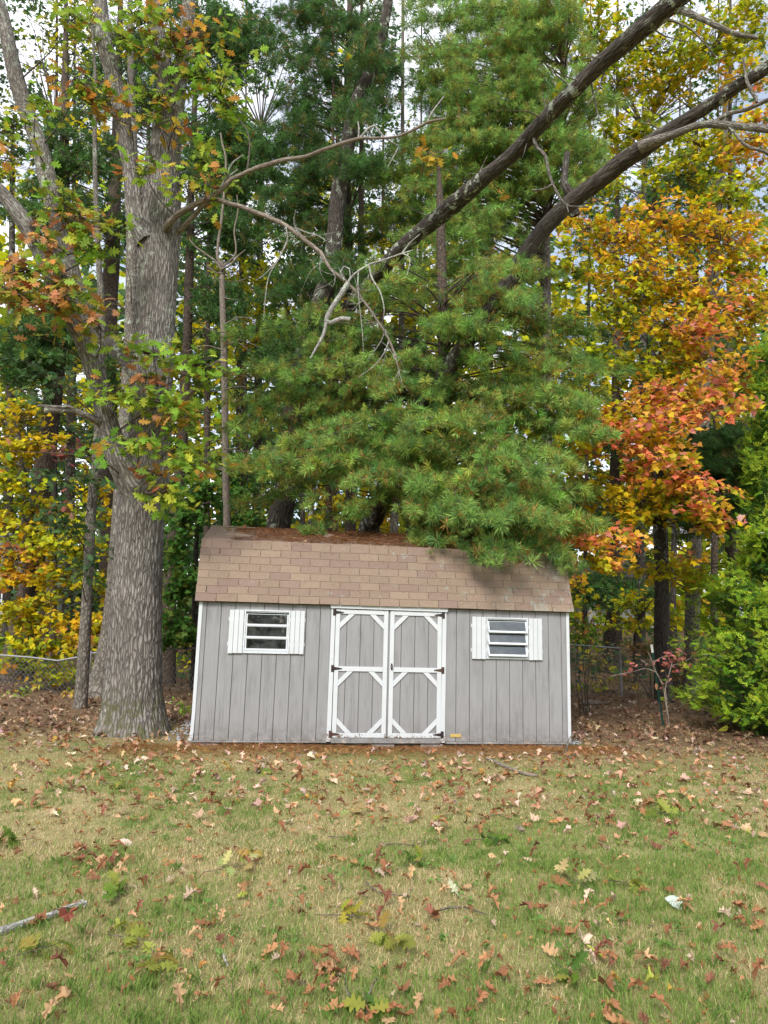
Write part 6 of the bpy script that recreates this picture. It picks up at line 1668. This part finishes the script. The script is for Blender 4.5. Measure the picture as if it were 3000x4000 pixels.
# green oak sprigs torn down by wind: a twig with its leaves
def sprig(px, py, label, pal, nl=9, size=0.115, spread=0.16):
    d = ray(px, py); t = -CH / d[2]; x, y = d[0] * t, d[1] * t; g = float(gz(x, y))
    MARKS.append((' '.join(label.split(', ')[0].split()), x, y))
    s = thing('oak_sprig', label, 'sprig', (x, y, g), group='fallen oak sprigs on the lawn')
    a = random.random() * 6.28; dv = np.array([math.cos(a), math.sin(a), 0.0])
    mb = MB(); tube(mb, [dv * -0.18 + [0, 0, 0.015], [0, 0, 0.03], dv * 0.12 + [0, 0, 0.04]], [0.0025, 0.0025, 0.0015], 6, 0.05, rough=0.1); mb.build('twig', M['brown_twig'], s)
    cs = pick(pal, nl, 0.15)
    for k in range(nl):
        q = random.randrange(3)
        key = id(OAK[q][0])
        if key not in SINGLE_CACHE:
            b = MB(); b.add(*OAK[q]); SINGLE_CACHE[key] = b.data('leaf', M['leaf_obj'])
        aa = a + random.uniform(-2.2, 2.2)
        nrm = Vector((random.gauss(0, 0.75), random.gauss(-0.2, 0.6), 1)).normalized()
        p = dv * random.uniform(-0.05, 0.13)
        yv = Vector((math.cos(aa), math.sin(aa), 0.12)); yv = (yv - nrm * yv.dot(nrm)).normalized(); xv = yv.cross(nrm)
        mw = Matrix(((xv.x, yv.x, nrm.x, p[0]), (xv.y, yv.y, nrm.y, p[1]), (xv.z, yv.z, nrm.z, 0.03 + 0.03 * random.random()), (0, 0, 0, 1))) @ Matrix.Scale(size * random.uniform(0.75, 1.1), 4)
        lf = link('leaf', SINGLE_CACHE[key], s, mw); lf.color = (*[float(v) for v in cs[k]], 1)
PG = [(3, (0.16, 0.25, 0.04)), (2, (0.10, 0.18, 0.035)), (1, (0.30, 0.31, 0.06))]
PY = [(3, (0.34, 0.35, 0.07)), (2, (0.22, 0.28, 0.05)), (1, (0.40, 0.30, 0.07))]
PC = [(3, (0.50, 0.46, 0.20)), (2, (0.42, 0.38, 0.15)), (1, (0.30, 0.22, 0.08))]
sprig(1510, 3680, 'yellow green oak sprig, largest one low in the middle of the lawn', PY, 10, 0.135)
sprig(1340, 3600, 'small bright yellow oak sprig above the largest green one', [(1, (0.45, 0.42, 0.06)), (1, (0.30, 0.34, 0.06))], 6)
sprig(2250, 3460, 'cream coloured oak sprig on the right of the lawn', PC, 14, 0.12)
sprig(2420, 3455, 'green and brown oak sprig right beside the cream one', PY, 8)
sprig(460, 3520, 'dark green oak sprig at the tip of the lichen covered stick', PG, 10)
sprig(40, 3300, 'dark green oak sprig at the left edge of the lawn', PG, 12, 0.125)
sprig(510, 3690, 'pale green oak sprig below the lichen covered stick', PY, 8)
sprig(900, 3410, 'pale yellow green oak sprig left of the middle of the lawn', PC, 10)
sprig(985, 3360, 'lime oak sprig just above the pale yellow one', PY, 8)
sprig(1360, 3180, 'small cream and yellow sprig in the middle of the far lawn', PC, 8, 0.15)
sprig(2600, 3190, 'yellow oak sprig far right on the lawn', PY, 9, 0.16)
sprig(1900, 3290, 'dark green oak sprig on the right of the far lawn', PG, 9, 0.12)
sprig(1620, 3390, 'small green sprig in mid lawn right of the olive pile', PG, 6, 0.115)
sprig(140, 3740, 'lime oak sprig near the lower left corner', PY, 7, 0.125)
sprig(600, 3760, 'pale lime sprig right of the red brown leaf', PY, 6, 0.12)
sprig(2200, 3810, 'small green sprig low on the right of the lawn', PG, 6, 0.115)
sprig(1030, 3020, 'light green sprig near the shed, left of the doors', PY, 8, 0.115)
sprig(450, 3080, 'yellow sprig on the far lawn in front of the oak', PY, 7, 0.115)
sprig(1430, 3940, 'olive green oak sprig at the bottom edge', PG, 7, 0.115)

def stick(label, pts, w0, w1, mt='grey_bark', twigs=3, lift=0.02):
    P, R = [], []
    for k, (px, py) in enumerate(pts):
        d = ray(px, py); t = -CH / d[2]
        p = np.array([d[0] * t, d[1] * t, 0.0]); p[2] = float(gz(p[0], p[1])) + lift
        P.append(p); R.append(px_m(p, w0 + (w1 - w0) * k / (len(pts) - 1)) / 2)
    og = tuple(float(v) for v in P[0])
    MARKS.append((label, float(np.mean([q[0] for q in P])), float(np.mean([q[1] for q in P]))))
    mb = MB()
    Q, _ = tube(mb, P, R, 8, 0.04, rough=0.1, cap=True, seed=len(pts) + int(w0))
    for k in range(twigs):
        j = random.randrange(1, len(Q)); b = Q[j]; d = rng.normal(0, 1, 3) * [1, 1, 0.25]; d[2] = abs(d[2]); d /= np.linalg.norm(d)
        tube(mb, [b, b + d * 0.05, b + d * 0.11 + rng.normal(0, 0.015, 3)], [R[-1] * 0.4, R[-1] * 0.3, 0.001], 5, 0.03)
    o = mb.build('fallen_stick', M[mt], None, og, True)
    o.location = og
    return tag(o, label, 'stick', 'fallen sticks on the lawn')
stick('long lichen covered stick at the left edge of the lawn', [(-40, 3668), (40, 3640), (110, 3615), (190, 3592), (260, 3560), (335, 3540)], 34, 22, 'grey_twig', 4)
stick('bleached stick with bark peeling, on the far lawn right of the doors', [(1905, 2970), (1950, 2990), (2000, 3012), (2050, 3030), (2100, 3036)], 16, 12, 'dead_wood', 2)
stick('dark crooked twig on the grass below the right shed corner', [(2215, 2965), (2232, 2970), (2250, 2955)], 7, 4, 'grey_bark', 0)
stick('forked thin branch in the middle of the lawn', [(1470, 3322), (1550, 3308), (1600, 3315), (1660, 3300), (1715, 3285)], 6, 3, 'brown_twig', 6)
stick('curved lichen spotted twig in mid lawn', [(1430, 3465), (1470, 3500), (1510, 3512), (1570, 3515), (1610, 3520)], 7, 4, 'brown_twig', 4)
stick('dark twig on bare grass right of middle', [(1720, 3570), (1770, 3562), (1820, 3560), (1860, 3575), (1910, 3590)], 8, 4, 'grey_bark', 3)
stick('upright thin twig at the bottom edge, left one of a pair', [(1400, 3990), (1380, 3950), (1352, 3890), (1345, 3830)], 9, 5, 'grey_bark', 2, 0.03)
stick('upright thin twig at the bottom edge, right one of a pair', [(1412, 3985), (1430, 3930), (1452, 3880), (1470, 3840)], 9, 5, 'grey_bark', 2, 0.03)
stick('short grey twig near the red brown leaves at lower left', [(872, 3745), (880, 3770), (888, 3788)], 11, 9, 'grey_twig', 0)
stick('thin grey twig on the left of the far lawn', [(1282, 3282), (1330, 3285), (1390, 3278)], 4, 3, 'brown_twig', 2)
# branch propped against the right front corner of the shed
mb = MB()
pr = s2w([[5.10, -0.62, 0.015], [5.22, -0.38, 0.06], [5.34, -0.16, 0.13], [5.47, -0.04, 0.20]])
tube(mb, pr, [0.017, 0.015, 0.013, 0.008], 8, 0.05, rough=0.12, cap=True)
pr2 = s2w([[5.12, -0.58, 0.02], [4.85, -0.62, 0.02], [4.6, -0.60, 0.018]])
tube(mb, pr2, [0.014, 0.012, 0.006], 7, 0.05, rough=0.12)
og = tuple(float(v) for v in pr[0])
o = mb.build('fallen_stick', M['grey_bark'], None, og, True); o.location = og
tag(o, 'dark branch propped against the right front corner of the shed', 'stick', 'fallen sticks on the lawn')
# grey log by the fence right of the shed
a, b = at(2275, 2708, 17.6), at(2370, 2704, 17.6); a[2] = float(gz(a[0], a[1])) + 0.05; b[2] = a[2]
mb = MB(); tube(mb, [a, b], [0.06, 0.05], 10, 0.2, rough=0.08, cap=True); o = mb.build('log', M['dead_wood'], None, tuple(a), True); o.location = [float(v) for v in a]
tag(o, 'grey log lying at the foot of the fence right of the shed', 'log')
# crushed stone along the right and left side of the shed
mb = MB()
n = 420
lx = np.where(rng.random(n) < 0.7, W + 0.08 + np.abs(rng.normal(0, 0.16, n)), -0.1 - np.abs(rng.normal(0, 0.14, n))); ly = rng.uniform(0.25, 2.4, n)
P = s2w(np.stack([lx, ly, 0 * lx], 1)); P[:, 2] = gz(P[:, 0], P[:, 1]) + 0.01
OCT = (np.array([[1, 0, 0], [-1, 0, 0], [0, 1, 0], [0, -1, 0], [0, 0, 0.7], [0, 0, -0.6]], np.float32), np.array([[0, 2, 4], [2, 1, 4], [1, 3, 4], [3, 0, 4], [2, 0, 5], [1, 2, 5], [3, 1, 5], [0, 3, 5]]))
scatter(mb, OCT, P, frames(np.array([[0, 0, 1]]) + 0.3 * rng.standard_normal((n, 3)), rng.random(n) * 6.28), 0.014 + 0.014 * rng.random(n), np.ones((n, 3)))
tag(mb.build('gravel', M['stone']), 'pale crushed stone showing along the sides of the shed', kind='stuff')

SHORT = ['largest yellow green sprig', 'small bright yellow sprig', 'cream coloured sprig', 'sprig beside the cream one', 'sprig at the stick tip', 'dark sprig at left edge', 'pale sprig below the stick', 'pale sprig left of middle', 'lime sprig left of middle', 'small cream yellow sprig', 'far right yellow sprig', 'dark sprig right of middle', 'small green mid lawn sprig', 'lime lower left sprig', 'pale lime sprig', 'small green low right sprig', 'light sprig near the doors', 'far yellow sprig before oak', 'olive sprig at bottom edge', 'long lichen covered stick', 'bleached peeling stick', 'crooked corner twig', 'forked mid lawn branch', 'curved lichen spotted twig', 'dark bare grass twig', 'left upright bottom twig', 'right upright bottom twig', 'short grey twig', 'thin grey far twig']
# each loose leaf is told apart by its kind and by the sprig or stick it lies closest to
groups = {}
for o, lb, x, y in LEAVES:
    j = min(range(len(MARKS)), key=lambda i: (MARKS[i][1] - x) ** 2 + (MARKS[i][2] - y) ** 2)
    mk = MARKS[j]
    side = 'left of' if x < mk[1] - 0.06 else 'right of' if x > mk[1] + 0.06 else 'at'
    dep = 'in front' if y < mk[2] else 'behind'
    groups.setdefault((lb, j, side, dep), []).append(((mk[1] - x) ** 2 + (mk[2] - y) ** 2, o))
ORD = ['nearest', 'second', 'third', 'fourth', 'fifth', 'sixth', 'seventh', 'eighth', 'ninth', 'tenth']
for (lb, j, side, dep), L in groups.items():
    L.sort(key=lambda q: q[0])
    mk = SHORT[j]
    for k, (_, o) in enumerate(L):
        pre = '' if len(L) == 1 else ORD[min(k, 9)] + ' '
        o['label'] = f'{pre}{lb} {dep} and {side} the {mk}' if side != 'at' else f'{pre}{lb} just {"before" if dep == "in front" else "beyond"} the {mk}'
